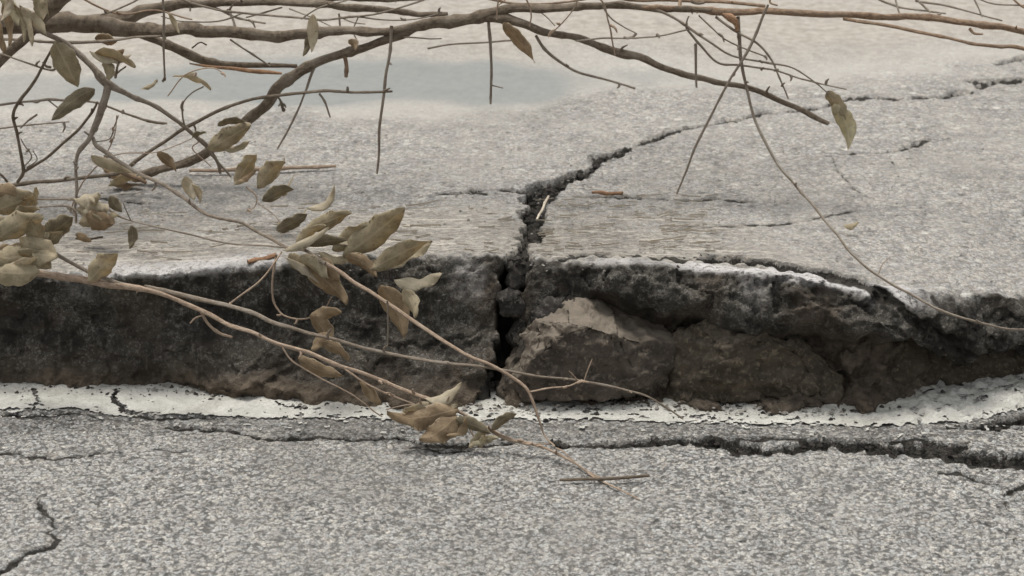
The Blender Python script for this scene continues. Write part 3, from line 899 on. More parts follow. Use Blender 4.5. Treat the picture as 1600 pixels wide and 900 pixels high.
def leaf(spec, name, parent, org=None, seed=0):
    """spec: base px, tip px, depth of base, depth change at tip, width px, roll deg, fold, curl, twist deg, material key"""
    (bx, by), (tx, ty), Yb, dY_, wpx, roll, fold, curl, twist, mk = spec
    org = np.zeros(3) if org is None else org
    rs = random.Random(seed)
    b, t = at(bx, by, Yb), at(tx, ty, Yb + dY_)
    a = t - b
    L = np.linalg.norm(a)
    ax = a / L
    view = (b + t) / 2 - np.array([0, 0, H_CAM])
    view /= np.linalg.norm(view)
    side = np.cross(ax, view)
    side /= np.linalg.norm(side)
    side = rot(side, ax, math.radians(roll))
    nu, nv = 15, 7
    V, UV = [], []
    hw = wpx * mpp(b) / 2
    ph = rs.uniform(0, 6)
    twist = twist * 1.3 + rs.uniform(-28, 28)
    fold = fold * rs.uniform(.7, 1.9)
    curl = curl + rs.uniform(-.05, .07)
    cup = rs.uniform(.35, 1.45)
    bendq, wavy = rs.uniform(-.10, .10), rs.uniform(.6, 1.6)
    skew = rs.uniform(-.09, .09)
    for layer in (0, 1):
        for i in range(nu):
            u = i / (nu - 1)
            sh = max(math.sin(math.pi * (u ** .82 * .985 + .012)), 0) ** .70 * (1 - .12 * u)
            s = rot(side, ax, math.radians(twist) * (u - .5))
            nn = np.cross(s, ax)
            for j in range(nv):
                v = j / (nv - 1) * 2 - 1
                ww = hw * sh * (1 + .07 * math.sin(u * 17 + ph + v) + .05 * math.sin(u * 31 - ph) * (1 if v > 0 else -1))
                p = b + ax * L * u + s * (ww * math.sin(v * cup) / math.sin(min(cup, 1.35)) + skew * L * math.sin(math.pi * u)) + nn * (ww * ((1 - math.cos(v * cup)) / cup * .9 + .25 * fold * abs(v)) + curl * L * (math.sin(math.pi * u) - .6 * u * u)
                    + wavy * (.08 * hw * math.sin(u * 10 + ph) * v * 2 + .06 * hw * math.sin(u * 17 - ph + 3 * v)) + bendq * L * u * u) - nn * layer * .00025
                V.append(p - org)
                UV.append(((v + 1) / 2, u))
    o0 = nu * nv
    F = []
    for i in range(nu - 1):
        for j in range(nv - 1):
            q = [i * nv + j, i * nv + j + 1, (i + 1) * nv + j + 1, (i + 1) * nv + j]
            F.append(tuple(q))
            F.append(tuple(o0 + x for x in q[::-1]))
    rim = [j for j in range(nv)] + [i * nv + nv - 1 for i in range(1, nu)] + [(nu - 1) * nv + j for j in range(nv - 2, -1, -1)] + [i * nv for i in range(nu - 2, 0, -1)]
    for k in range(len(rim)):
        p, q = rim[k], rim[(k + 1) % len(rim)]
        F.append((q, p, o0 + p, o0 + q))
    me = bpy.data.meshes.new(name)
    me.from_pydata([tuple(v) for v in V], [], F)
    me.polygons.foreach_set('use_smooth', np.ones(len(me.polygons), dtype=bool))
    ul = me.uv_layers.new(name='UVMap')
    UVa = np.array(UV, dtype=np.float32)
    idx = np.zeros(len(me.loops), dtype=np.int32)
    me.loops.foreach_get('vertex_index', idx)
    ul.data.foreach_set('uv', UVa[idx].ravel())
    return link(name, me, LM[mk], parent)

_seed = [0]
bud_rnd = random.Random(77)
def branch(name, label, cat, stems, leaves=(), group=None):
    """stems: (part name, material, [(px, py, depth, radius px), ...])"""
    all_p = [np.array(at(*q[:3])) for s in stems for q in s[2]]
    lowest = min(all_p, key=lambda p: p[2])
    root = bpy.data.objects.new(name, None)
    COL.objects.link(root)
    root.empty_display_size = .05
    root.location = lowest
    tag(root, label, cat, group)
    for pn, mat, q in stems:
        _seed[0] += 1
        P = [at(x, y, Y) for x, y, Y, r in q]
        tube(P, [r * (.74 if r < 5 else .74 + .13 * min(1, (r - 5) / 4)) * mpp(p) for p, (x, y, Y, r) in zip(P, q)], pn, mat, root, _seed[0], org=lowest)
        if len(q) >= 4:                                   # bud spurs along the wood
            for k in range(1, len(q) - 1):
                (x0, y0, Y0, r0), (x1, y1, Y1, _r) = q[k], q[k + 1]
                if bud_rnd.random() < .42 and r0 < 9:
                    t_ = bud_rnd.random()
                    x, y, Y = x0 + (x1 - x0) * t_, y0 + (y1 - y0) * t_, Y0 + (Y1 - Y0) * t_
                    a_, ln = bud_rnd.uniform(0, 6.3), bud_rnd.choice((5, 7, 9, 16))
                    _seed[0] += 1
                    B = [at(x, y, Y), at(x + ln * .5 * math.cos(a_), y + ln * .5 * math.sin(a_), Y - .003), at(x + ln * math.cos(a_ + .3), y + ln * math.sin(a_ + .3), Y - .006)]
                    tube(B, [r_ * mpp(B[0]) for r_ in (2.2, 1.9, 1.0)], 'bud', mat, root, _seed[0], knots=False, org=lowest)
    for lf in leaves:
        _seed[0] += 1
        leaf(lf, 'leaf', root, lowest, _seed[0])
    return root

def with_y(pts, y0, y1, r0, r1):
    """spread depth and radius evenly along a run of points"""
    n = len(pts) - 1
    return [(x, y, y0 + (y1 - y0) * k / n, r0 + (r1 - r0) * k / n) for k, (x, y) in enumerate(pts)]

# --- the heavy limb across the top, with its forked ends
branch('fallen_branch', 'thick dark fallen limb that forks into two long bare stems over the pavement', 'branch', [
    ('stem', M_BARK, [(-520, 240, 3.70, 20), (-300, 110, 3.68, 19), (-80, 48, 3.70, 18), (75, 40, 3.72, 17), (130, 40, 3.72, 17), (200, 46, 3.73, 13), (260, 46, 3.74, 11.5), (330, 48, 3.75, 10.5),
                      (400, 54, 3.75, 9.5), (440, 56, 3.75, 10), (480, 50, 3.75, 9), (540, 48, 3.75, 8), (600, 45, 3.75, 8), (660, 36, 3.75, 9), (720, 27, 3.75, 10.5), (760, 22, 3.75, 9.5), (800, 16, 3.75, 8), (870, 12, 3.74, 7.5), (950, 10, 3.74, 6.5), (1060, 14, 3.73, 6.2), (1110, 17, 3.73, 3)]),
    ('stem', M_RED, [(1000, 12, 3.735, 4), (1040, 13, 3.73, 6.4), (1070, 15, 3.73, 6.6), (1150, 19, 3.73, 7), (1250, 21, 3.72, 6.5),
                     (1400, 26, 3.70, 6), (1480, 33, 3.69, 6.5), (1540, 42, 3.68, 6.5), (1600, 49, 3.67, 6), (1800, 110, 3.65, 6), (2150, 290, 3.66, 5)]),
    ('side_branch', M_BARK, [(690, 33, 3.752, 5), (735, 29, 3.75, 8.5), (775, 30, 3.745, 9), (815, 36, 3.74, 8), (850, 50, 3.735, 7.5), (900, 60, 3.73, 7), (950, 76, 3.725, 7), (985, 86, 3.72, 8), (1050, 110, 3.72, 6.5), (1100, 122, 3.715, 6)
                             , (1170, 138, 3.71, 6), (1230, 163, 3.70, 5.5), (1292, 191, 3.70, 5)]),
    ('side_branch', M_BARK, [(170, 276, 3.77, 5.5), (215, 272, 3.765, 7), (262, 264, 3.76, 8), (310, 245, 3.76, 8.5), (345, 222, 3.76, 9), (385, 190, 3.76, 10), (420, 158, 3.76, 9.5), (450, 122, 3.755, 9.5), (480, 105, 3.755, 8.5), (530, 86, 3.75, 8),
                             (600, 62, 3.75, 7.5), (660, 42, 3.75, 8), (710, 32, 3.75, 8), (760, 26, 3.75, 5)]),
    ('side_branch', M_BARK, [(190, 48, 3.74, 7), (234, 60, 3.75, 7), (293, 83, 3.77, 8.5), (335, 99, 3.78, 8), (380, 103, 3.79, 6), (462, 103, 3.80, 4)]),
    ('torn_strip', M_TORN, [(296, 99, 3.765, 1.5), (330, 104, 3.765, 3), (370, 107, 3.765, 4.5), (410, 112, 3.765, 4.5), (440, 116, 3.765, 2.5)]),
    ('torn_strip', M_TORN, [(1128, 22, 3.72, 3), (1142, 28, 3.71, 8), (1152, 38, 3.705, 6), (1154, 50, 3.70, 3)]),
    ('twig', M_TWIG, with_y([(612, 40), (607, 90), (601, 140), (593, 200), (588, 271)], 3.74, 3.70, 3.5, 2.8)),
    ('twig', M_TWIG, with_y([(764, 35), (767, 80), (768, 120), (768, 160)], 3.74, 3.72, 3.2, 2.6)),
    ('twig', M_TWIG, with_y([(768, 133), (775, 135), (786, 138)], 3.73, 3.72, 1.8, 1.2)),
    ('twig', M_TWIG, with_y([(838, 55), (852, 78), (875, 96), (900, 111), (940, 122), (992, 139)], 3.74, 3.70, 3.4, 2.2)),
    ('twig', M_TWIG, with_y([(900, 64), (950, 60), (1000, 57), (1040, 52), (1075, 45)], 3.72, 3.70, 2, 1.6)),
    ('twig', M_TWIG, with_y([(940, 8), (955, 28), (975, 43), (995, 53)], 3.73, 3.72, 1.8, 1.2)),
    ('twig', M_RED, with_y([(1318, 30), (1400, 43), (1480, 57), (1560, 72), (1600, 77), (1760, 120)], 3.70, 3.60, 3.4, 4)),
    ('bud', M_RED, with_y([(1514, 44), (1522, 52), (1536, 54)], 3.68, 3.67, 4, 2)),
    ('twig', M_TWIG, with_y([(648, 22), (650, 60), (646, 110)], 3.73, 3.72, 1.5, 1.2)) if False else ('twig', M_TWIG, with_y([(630, 58), (665, 60), (690, 60)], 3.74, 3.74, 1.8, 1.2)),
    ('twig', M_TWIG, with_y([(668, 76), (720, 68), (800, 62)], 3.78, 3.76, 2, 2)),
    ('twig', M_BARK, with_y([(445, 170), (443, 172), (440, 160), (434, 150)], 3.75, 3.755, 3, 2.5)),
    ('twig', M_TWIG, with_y([(492, 104), (484, 122), (478, 142)], 3.75, 3.74, 3.2, 2.4)),
    ('twig', M_TWIG, with_y([(478, 142), (462, 180), (446, 212), (434, 234)], 3.74, 3.70, 2.2, 1.8)),
    ('twig', M_RED, with_y([(536, 78), (540, 100), (539, 120)], 3.75, 3.74, 5, 4.5)),
    ('twig', M_BARK, with_y([(300, 75), (312, 66), (322, 70)], 3.75, 3.75, 1.8, 1.4)),
    ('twig', M_TWIG, with_y([(360, 62), (385, 78), (405, 92), (424, 104)], 3.74, 3.76, 2.2, 1.8)),
], [
    ((148, 60), (185, 62), 3.70, -.01, 22, 30, .2, .1, 0, 'b'),
    ((786, 36), (842, 92), 3.70, -.02, 26, 35, .3, .08, 25, 'b'),
    ((479, 58), (474, 88), 3.71, -.01, 12, 20, .2, .05, 0, 'd'),
    ((489, 22), (488, 82), 3.70, -.01, 19, 10, .15, .06, 20, 'c'),
    ((262, 20), (282, 52), 3.70, -.01, 10, 30, .2, .1, 0, 't'),
    ((545, 62), (558, 78), 3.72, -.01, 16, 30, .3, .1, 20, 'b'),
])

branch('fallen_branch', 'dark branch lying along behind the thick forked limb', 'branch', [
    ('stem', M_BARK, [(-350, 150, 3.98, 13), (-100, 60, 3.92, 13), (60, 40, 3.9, 12.5), (150, 33, 3.88, 12), (205, 20, 3.87, 12), (260, 10, 3.86, 9), (330, 4, 3.86, 7.5), (400, 3, 3.86, 6.5), (480, 6, 3.86, 7), (530, 12, 3.86, 7), (600, 15, 3.85, 6.5), (645, 20, 3.85, 6), (700, 22, 3.84, 4.5)]),
    ('side_branch', M_BARK, [(440, 5, 3.87, 4), (480, -2, 3.88, 6), (560, -3, 3.89, 6), (640, -2, 3.9, 5), (720, -12, 3.92, 5)]),
    ('twig', M_TWIG, with_y([(300, 5), (340, 14), (370, 27), (395, 33), (416, 36)], 3.86, 3.84, 2.6, 2)),
    ('twig', M_TWIG, with_y([(385, 27), (410, 20), (440, 12)], 3.85, 3.86, 1.8, 1.8)),
    ('twig', M_TWIG, with_y([(355, 15), (364, 32), (368, 48)], 3.85, 3.83, 2.6, 2.4)),
    ('twig', M_TWIG, with_y([(298, 0), (297, 18)], 3.86, 3.85, 2.2, 2)),
    ('twig', M_TWIG, with_y([(530, 22), (531, 42)], 3.85, 3.84, 2.4, 2)),
    ('twig', M_TWIG, with_y([(530, 26), (550, 34), (570, 36)], 3.84, 3.83, 1.8, 1.2)),
    ('twig', M_TWIG, with_y([(452, 14), (480, 24), (520, 40)], 3.85, 3.83, 1.5, 1.2)),
    ('twig', M_TAN, with_y([(800, -10), (775, 12), (758, 30)], 3.84, 3.8, 1.4, 1.2)),
])

branch('fallen_branch', 'short thick broken limb slanting down among leaves beside the forked limb', 'branch', [
    ('stem', M_BARK, [(150, -90, 3.58, 15), (110, -30, 3.60, 14), (84, 5, 3.62, 14), (66, 30, 3.64, 13), (40, 60, 3.66, 9), (-40, 130, 3.68, 8), (-260, 300, 3.72, 6)]),
    ('twig', M_TWIG, [(-200, 64, 3.70, 3), (20, 62, 3.68, 3), (90, 64, 3.68, 3.5), (180, 62, 3.68, 3), (250, 55, 3.69, 2)]),
], [
    ((8, -5), (17, 72), 3.60, -.02, 17, 25, .3, .05, 20, 'b'),
    ((20, 5), (36, 66), 3.58, -.02, 13, 35, .3, .05, 10, 't'),
    ((30, 8), (54, 72), 3.58, -.03, 15, 40, .35, .05, 10, 't'),
    ((34, 12), (72, 56), 3.57, -.02, 20, 30, .3, .04, 15, 'c'),
    ((2, -10), (30, 40), 3.59, -.02, 20, 10, .3, .04, 15, 'y'),
    ((58, -5), (68, 32), 3.56, -.01, 24, 20, .3, .04, 15, 'o'),
    ((-14, 10), (5, 84), 3.60, -.02, 20, 20, .3, .05, 20, 'b'),
    ((45, -8), (78, 25), 3.58, -.01, 18, 60, .3, .1, 10, 'o'),
    ((16, -8), (2, 35), 3.58, -.02, 16, 30, .3, .04, 15, 'c'),
])

# --- leafy bough hanging at the limb's thick end
branch('leafy_branch', 'grey leafy bough with a thick bend hanging under the forked limb', 'branch', [
    ('stem', M_TWIG, [(40, 30, 3.64, 5), (69, 52, 3.63, 5), (114, 76, 3.62, 5.5), (140, 101, 3.61, 6.5), (165, 128, 3.60, 8), (200, 146, 3.60, 5.5), (248, 169, 3.61, 4.5), (286, 196, 3.63, 4.5), (320, 227, 3.66, 4.5), (337, 251, 3.68, 4), (343, 272, 3.69, 3.2)]),
    ('side_branch', M_TWIG, [(318, 222, 3.66, 3), (335, 246, 3.67, 2.6), (362, 274, 3.69, 2)]),
    ('side_branch', M_TWIG, [(167, 128, 3.60, 8), (165, 150, 3.59, 7.5), (157, 175, 3.585, 7), (148, 205, 3.58, 6), (140, 222, 3.57, 5), (124, 240, 3.56, 4), (118, 265, 3.55, 3.5), (118, 300, 3.53, 3), (115, 334, 3.52, 3)]),
    ('side_branch', M_TWIG, [(146, 214, 3.58, 4.5), (152, 228, 3.57, 4.5), (172, 242, 3.55, 4.5), (202, 263, 3.52, 4), (238, 280, 3.49, 4), (275, 302, 3.46, 3.8), (320, 332, 3.42, 3.6), (365, 346, 3.38, 3.5), (413, 364, 3.34, 3.4), (444, 384, 3.31, 4), (475, 392, 3.29, 4), (510, 411, 3.26, 4)]),
    ('side_branch', M_TAN, [(505, 408, 3.265, 4), (560, 445, 3.23, 4), (620, 485, 3.20, 4), (680, 524, 3.17, 4), (740, 560, 3.14, 3.8), (800, 590, 3.115, 3.4), (830, 614, 3.10, 3), (843, 655, 3.085, 2.4), (852, 680, 3.08, 2), (868, 696, 3.06, 1.8)]),
    ('twig', M_TAN, with_y([(828, 612), (860, 606), (890, 603), (912, 594)], 3.10, 3.115, 1.8, 1.5)),
    ('twig', M_TWIG, with_y([(205, 345), (240, 353), (300, 364), (370, 381), (444, 386)], 3.38, 3.31, 1.6, 1.8)),
    ('twig', M_TAN, with_y([(440, 394), (427, 411), (400, 444), (358, 476)], 3.30, 3.24, 2, 1.8)),
    ('twig', M_TAN, with_y([(432, 398), (427, 430), (427, 470), (437, 490), (452, 498), (478, 500), (505, 488), (518, 465)], 3.30, 3.25, 2.6, 1.4)),
    ('twig', M_TWIG, with_y([(148, 222), (172, 216), (180, 195), (185, 180)], 3.58, 3.58, 1.5, 1.2)),
    ('twig', M_TWIG, with_y([(290, 200), (285, 180), (287, 160), (300, 145), (318, 136)], 3.63, 3.62, 2, 1.6)),
    ('twig', M_TWIG, with_y([(180, 122), (183, 105), (186, 96)], 3.60, 3.58, 3, 2.4)),
    ('twig', M_TWIG, with_y([(180, 118), (188, 110), (196, 104)], 3.60, 3.58, 2.4, 1.6)),
    ('twig', M_TWIG, with_y([(605, 470), (606, 505), (606, 540)], 3.20, 3.19, 2, 1.6)),
], [
    ((86, 66), (121, 137), 3.60, -.01, 42, 8, .15, .03, 5, 'o'),
    ((148, 139), (82, 189), 3.58, -.02, 28, 15, .2, .05, 15, 'd'),
    ((146, 84), (213, 104), 3.58, -.02, 30, 62, .25, .08, -10, 'o'),
    ((140, 80), (206, 86), 3.575, .02, 24, -62, .2, .06, 10, 'c'),
    ((164, 95), (172, 126), 3.58, -.01, 20, 20, .2, .1, 0, 't'),
    ((246, 124), (220, 141), 3.60, -.01, 9, 40, .3, .1, 0, 'o'),
    ((330, 140), (270, 119), 3.61, .02, 18, -60, .2, .15, 0, 'c'),
    ((325, 234), (392, 196), 3.62, -.01, 34, 12, .25, .06, 15, 'o'),
    ((340, 196), (385, 186), 3.63, -.01, 16, 40, .25, .06, 15, 'd'),
    ((300, 216), (322, 206), 3.63, .0, 12, 50, .2, .06, 0, 'd'),
    ((288, 276), (304, 312), 3.44, -.01, 20, 15, .2, .08, 20, 'c'),
    ((300, 288), (312, 318), 3.44, -.01, 14, 35, .2, .08, 20, 't'),
    ((366, 288), (400, 238), 3.52, -.01, 27, 14, .2, .06, 20, 'o'),
    ((402, 294), (446, 252), 3.50, -.01, 30, 10, .25, .08, 15, 'o'),
    ((405, 282), (448, 252), 3.51, .02, 20, -55, .2, .08, 0, 'c'),
    ((410, 314), (459, 294), 3.46, -.01, 26, 35, .5, .10, 20, 'd'),
    ((412, 306), (462, 280), 3.465, .02, 18, -58, .2, .18, 0, 'c'),
    ((480, 326), (527, 290), 3.43, .01, 18, -40, .2, .22, 0, 'c'),
    ((432, 360), (480, 336), 3.35, -.01, 24, 20, .2, .08, 10, 'd'),
    ((434, 350), (482, 332), 3.36, .02, 22, -60, .2, .18, 0, 't'),
    ((477, 358), (549, 333), 3.32, -.01, 28, 12, .25, .06, 15, 'o'),
    ((536, 402), (637, 318), 3.28, -.02, 46, 6, .15, .04, 12, 'o'),
    ((580, 420), (673, 380), 3.26, -.01, 34, 20, .3, .06, 30, 'o'),
    ((586, 410), (676, 378), 3.265, .02, 30, -50, .2, .08, 10, 't'),
    ((616, 438), (693, 431), 3.24, -.01, 30, -42, .25, .12, 15, 'c'),
    ((595, 446), (632, 528), 3.22, -.02, 40, 12, .25, .05, 25, 'b'),
    ((630, 452), (652, 496), 3.215, -.02, 26, 25, .2, .05, 20, 't'),
    ((478, 398), (548, 470), 3.28, -.02, 42, 18, .3, .06, 20, 'b'),
    ((470, 400), (512, 436), 3.275, -.02, 26, 35, .3, .06, 10, 't'),
    ((442, 391), (518, 357), 3.28, -.02, 18, -38, .2, .05, 10, 'c'),
    ((446, 402), (500, 440), 3.28, -.01, 15, -35, .3, -.14, 10, 'c'),
    ((520, 374), (566, 372), 3.29, .0, 14, -45, .2, .08, 0, 'c'),
    ((470, 386), (545, 372), 3.285, .0, 22, 25, .2, .08, 0, 'd'),
    ((498, 394), (556, 402), 3.28, .0, 18, -35, .2, .1, 0, 't'),
    ((484, 496), (534, 488), 3.23, -.01, 24, 20, .3, .1, 30, 'b'),
    ((488, 492), (520, 545), 3.225, -.01, 28, 22, .35, .08, 30, 'b'),
    ((505, 535), (548, 562), 3.21, -.01, 22, 32, .3, .08, 30, 'b'),
    ((466, 558), (536, 590), 3.19, -.01, 24, 20, .2, .05, 10, 'b'),
    ((206, 352), (203, 389), 3.40, -.01, 17, 10, .2, .05, 15, 'd'),
    ((452, 396), (486, 430), 3.285, -.01, 24, 20, .3, .06, 20, 't'),
    ((500, 404), (530, 440), 3.27, -.01, 26, 25, .3, .06, 20, 'b'),
    ((462, 384), (508, 348), 3.295, .0, 20, 25, .3, .06, 20, 't'),
    ((520, 392), (580, 352), 3.285, .0, 30, 18, .3, .06, 20, 'o'),
    ((560, 404), (610, 412), 3.27, .0, 18, -40, .3, .06, 20, 't'),
    ((540, 400), (590, 432), 3.265, -.01, 24, 20, .3, .06, 20, 'b'),
    ((370, 282), (402, 268), 3.51, .0, 14, -40, .3, .06, 20, 'b'),
    ((350, 232), (392, 222), 3.62, .0, 16, -45, .3, .06, 20, 't'),
    ((156, 92), (196, 78), 3.585, .0, 18, -30, .3, .06, 20, 'b'),
    ((512, 520), (486, 548), 3.215, -.01, 22, 20, .3, .08, 20, 'b'),
    ((142, 244), (206, 270), 3.57, -.01, 22, -20, .25, .06, 15, 't'),
    ((246, 238), (278, 266), 3.66, .0, 18, 20, .25, .06, 15, 'b'),
])

branch('leafy_branch', 'tan branch draped over the broken edge with its thin tip lying on the road', 'branch', [
    ('stem', M_TAN, [(-380, 330, 3.45, 8), (-150, 370, 3.36, 7.5), (20, 415, 3.28, 7), (75, 428, 3.26, 7), (140, 440, 3.245, 7), (210, 448, 3.23, 6), (250, 457, 3.215, 5), (282, 471, 3.205, 4.6), (312, 483, 3.195, 4.6), (370, 510, 3.175, 4.2), (430, 534, 3.155, 4), (500, 560, 3.13, 4), (560, 582, 3.115, 4),
                     (620, 605, 3.10, 4), (680, 626, 3.085, 4), (720, 645, 3.075, 4), (760, 668, 3.06, 3.6), (800, 687, 3.045, 3.2), (850, 700, 3.03, 2.8), (890, 720, 3.0, 2.5), (930, 745, 2.95, 2.2), (970, 765, 2.905, 1.8), (1000, 781, 2.877, 1.4)]),
    ('side_branch', M_TWIG, [(225, 447, 3.225, 5), (300, 462, 3.205, 5), (360, 480, 3.19, 4.6), (430, 505, 3.175, 4.4), (500, 526, 3.165, 4), (560, 541, 3.155, 3.8), (640, 556, 3.145, 3.4), (700, 567, 3.135, 3.2), (780, 578, 3.13, 2.8), (860, 590, 3.125, 2.4), (912, 598, 3.125, 2.4), (1000, 615, 3.14, 2.2), (1040, 638, 3.155, 2), (1066, 656, 3.155, 1.8)]),
    ('twig', M_TWIG, with_y([(66, 382), (100, 402), (130, 418), (160, 432), (200, 446)], 3.27, 3.235, 4, 3.4)),
    ('twig', M_TAN, with_y([(312, 484), (326, 505), (345, 520), (364, 527)], 3.195, 3.18, 3.4, 2.4)),
    ('twig', M_TAN, with_y([(318, 492), (305, 496), (296, 505)], 3.19, 3.185, 2, 1.6)),
    ('twig', M_TAN, with_y([(440, 540), (455, 562), (480, 578), (520, 600), (570, 630), (600, 650)], 3.15, 3.11, 1.8, 1.3)),
    ('twig', M_TAN, with_y([(535, 573), (570, 596), (610, 616), (650, 630)], 3.12, 3.09, 2.4, 2)),
    ('twig', M_TAN, with_y([(905, 597), (896, 586), (890, 580)], 3.125, 3.12, 1.6, 1)),
    ('twig', M_TAN, with_y([(912, 598), (920, 575), (926, 560)], 3.125, 3.14, 1.6, 1)),
    ('twig', M_TAN, with_y([(728, 655), (738, 680), (755, 698)], 3.07, 3.045, 2.4, 1.6)),
    ('twig', M_TAN, with_y([(870, 700), (880, 705), (905, 728), (940, 748)], 3.02, 2.95, 1.6, 1.2)),
    ('twig', M_TAN, with_y([(765, 668), (785, 680), (820, 692), (862, 690)], 3.06, 3.03, 1.6, 1.2)),
    ('twig', M_TAN, with_y([(690, 640), (672, 636), (640, 632), (606, 640)], 3.075, 3.08, 1.6, 1.3)),
], [
    ((716, 640), (604, 650), 3.065, -.02, 40, 12, .3, .05, 25, 'b'),
    ((714, 650), (655, 688), 3.06, -.02, 40, 10, .25, .06, 20, 'b'),
    ((664, 622), (727, 602), 3.085, -.01, 26, -42, .3, .12, 20, 'c'),
    ((640, 640), (716, 634), 3.07, .0, 24, -35, .25, .1, 20, 't'),
    ((712, 655), (768, 676), 3.055, -.01, 22, 20, .4, .1, 20, 'd'),
    ((768, 672), (808, 646), 3.05, -.01, 17, 20, .25, .08, 15, 'd'),
    ((735, 692), (778, 684), 3.045, -.01, 14, -20, .4, .1, 30, 'y'),
    ((748, 700), (762, 680), 3.045, -.01, 12, 20, .4, .1, 30, 'y'),
    ((596, 632), (560, 596), 3.10, .0, 20, 25, .3, .08, 10, 'b'),
    ((138, 440), (184, 392), 3.235, -.01, 36, 10, .15, .04, 12, 't'),
    ((64, 376), (112, 340), 3.26, -.01, 36, 14, .2, .05, 10, 'd'),
    ((74, 384), (98, 362), 3.262, -.01, 22, 20, .2, .05, 10, 'o'),
    ((64, 376), (76, 362), 3.255, .0, 12, -20, .2, .05, 10, 'c'),
    ((-10, 378), (72, 335), 3.25, -.02, 42, 15, .25, .05, 15, 't'),
    ((60, 385), (42, 340), 3.25, -.02, 34, 10, .25, .05, 15, 'o'),
    ((70, 408), (-20, 400), 3.22, -.02, 52, 10, .25, .05, 15, 'o'),
    ((62, 425), (-30, 420), 3.21, -.02, 40, 10, .25, .05, 15, 't'),
    ((50, 395), (92, 402), 3.225, -.01, 26, -30, .25, .05, 15, 't'),
    ((-10, 330), (56, 300), 3.27, -.01, 48, 15, .25, .06, 15, 'o'),
    ((0, 345), (54, 312), 3.262, .01, 22, -50, .3, .15, 10, 'c'),
    ((-15, 300), (40, 312), 3.275, -.01, 30, 20, .25, .06, 15, 'b'),
    ((-20, 352), (30, 360), 3.255, -.01, 30, 20, .25, .06, 15, 'o'),
    ((10, 440), (60, 404), 3.215, -.01, 26, 40, .25, .06, 15, 'c'),
    ((20, 352), (62, 322), 3.265, -.01, 26, 25, .25, .06, 15, 't'),
    ((90, 400), (30, 372), 3.235, -.01, 34, 15, .25, .06, 15, 't'),
    ((80, 420), (28, 392), 3.225, -.01, 30, -25, .25, .06, 15, 'o'),
    ((-10, 402), (34, 385), 3.24, -.01, 34, 25, .25, .06, 15, 'b'),
    ((40, 330), (58, 292), 3.28, .0, 16, -30, .25, .12, 15, 'c'),
    ((690, 648), (628, 640), 3.07, -.01, 28, -25, .3, .1, 20, 't'),
    ((728, 652), (700, 684), 3.055, -.01, 24, 20, .4, .1, 20, 'b'),
    ((760, 676), (732, 700), 3.05, -.01, 16, -20, .4, .1, 20, 't'),
])

branch('leafy_branch', 'thin twig with a clump of crumpled cream and brown leaves on the pavement', 'branch', [
    ('stem', M_TWIG, [(30, 312, 3.50, 2.2), (75, 312, 3.49, 2.4), (112, 311, 3.48, 2.6), (150, 318, 3.47, 2.2), (190, 338, 3.45, 2), (206, 345, 3.44, 1.6)]),
    ('twig', M_TWIG, with_y([(62, 324), (100, 321), (116, 330), (116, 348)], 3.48, 3.46, 2, 3)),
    ('twig', M_BARK, with_y([(118, 372), (140, 374), (162, 370)], 3.44, 3.44, 2.6, 2.2)),
], [
    ((116, 310), (160, 305), 3.45, -.01, 26, -30, .4, .12, 40, 'c'),
    ((120, 330), (150, 312), 3.445, -.01, 30, -20, .4, .10, 30, 'c'),
    ((140, 312), (172, 330), 3.44, -.01, 20, -25, .4, .12, 30, 'c'),
    ((172, 306), (190, 332), 3.44, -.01, 20, 20, .3, .08, 20, 'd'),
    ((134, 336), (178, 350), 3.43, -.01, 38, 12, .3, .06, 20, 'b'),
    ((124, 350), (160, 340), 3.435, -.01, 24, 10, .3, .06, 20, 'o'),
    ((118, 366), (142, 378), 3.43, -.01, 14, 15, .3, .06, 20, 'b'),
    ((160, 340), (186, 336), 3.435, -.01, 14, -30, .3, .08, 20, 't'),
])

branch('dry_twig', 'long dark wiry twig arching from bare ground up across the forked limb', 'twig', [
    ('stem', M_BARK, [(-300, 330, 3.66, 4.5), (-60, 300, 3.68, 4.5), (0, 292, 3.69, 4.3), (60, 283, 3.70, 4.2), (130, 276, 3.71, 4), (188, 268, 3.71, 4), (215, 250, 3.71, 3.8), (260, 219, 3.71, 3.8), (310, 188, 3.71, 3.6), (360, 165, 3.71, 3.6), (420, 151, 3.71, 3.4), (480, 144, 3.71, 3.2), (540, 142, 3.71, 3), (612, 142, 3.71, 2.6)]),
    ('twig', M_TWIG, with_y([(499, 146), (508, 160), (515, 183)], 3.71, 3.70, 2.4, 1.8)),
    ('bud', M_BARK, with_y([(543, 142), (543, 136)], 3.71, 3.71, 3, 2)),
    ('bud', M_BARK, with_y([(600, 142), (609, 138)], 3.71, 3.71, 3, 2)),
    ('twig', M_RED, with_y([(185, 268), (210, 278), (230, 285)], 3.71, 3.73, 4, 4)),
], [((160, 262), (228, 282), 3.735, .0, 24, -40, .2, .06, 10, 'b'),
    ((205, 276), (170, 290), 3.72, .0, 16, -25, .2, .06, 10, 't')])

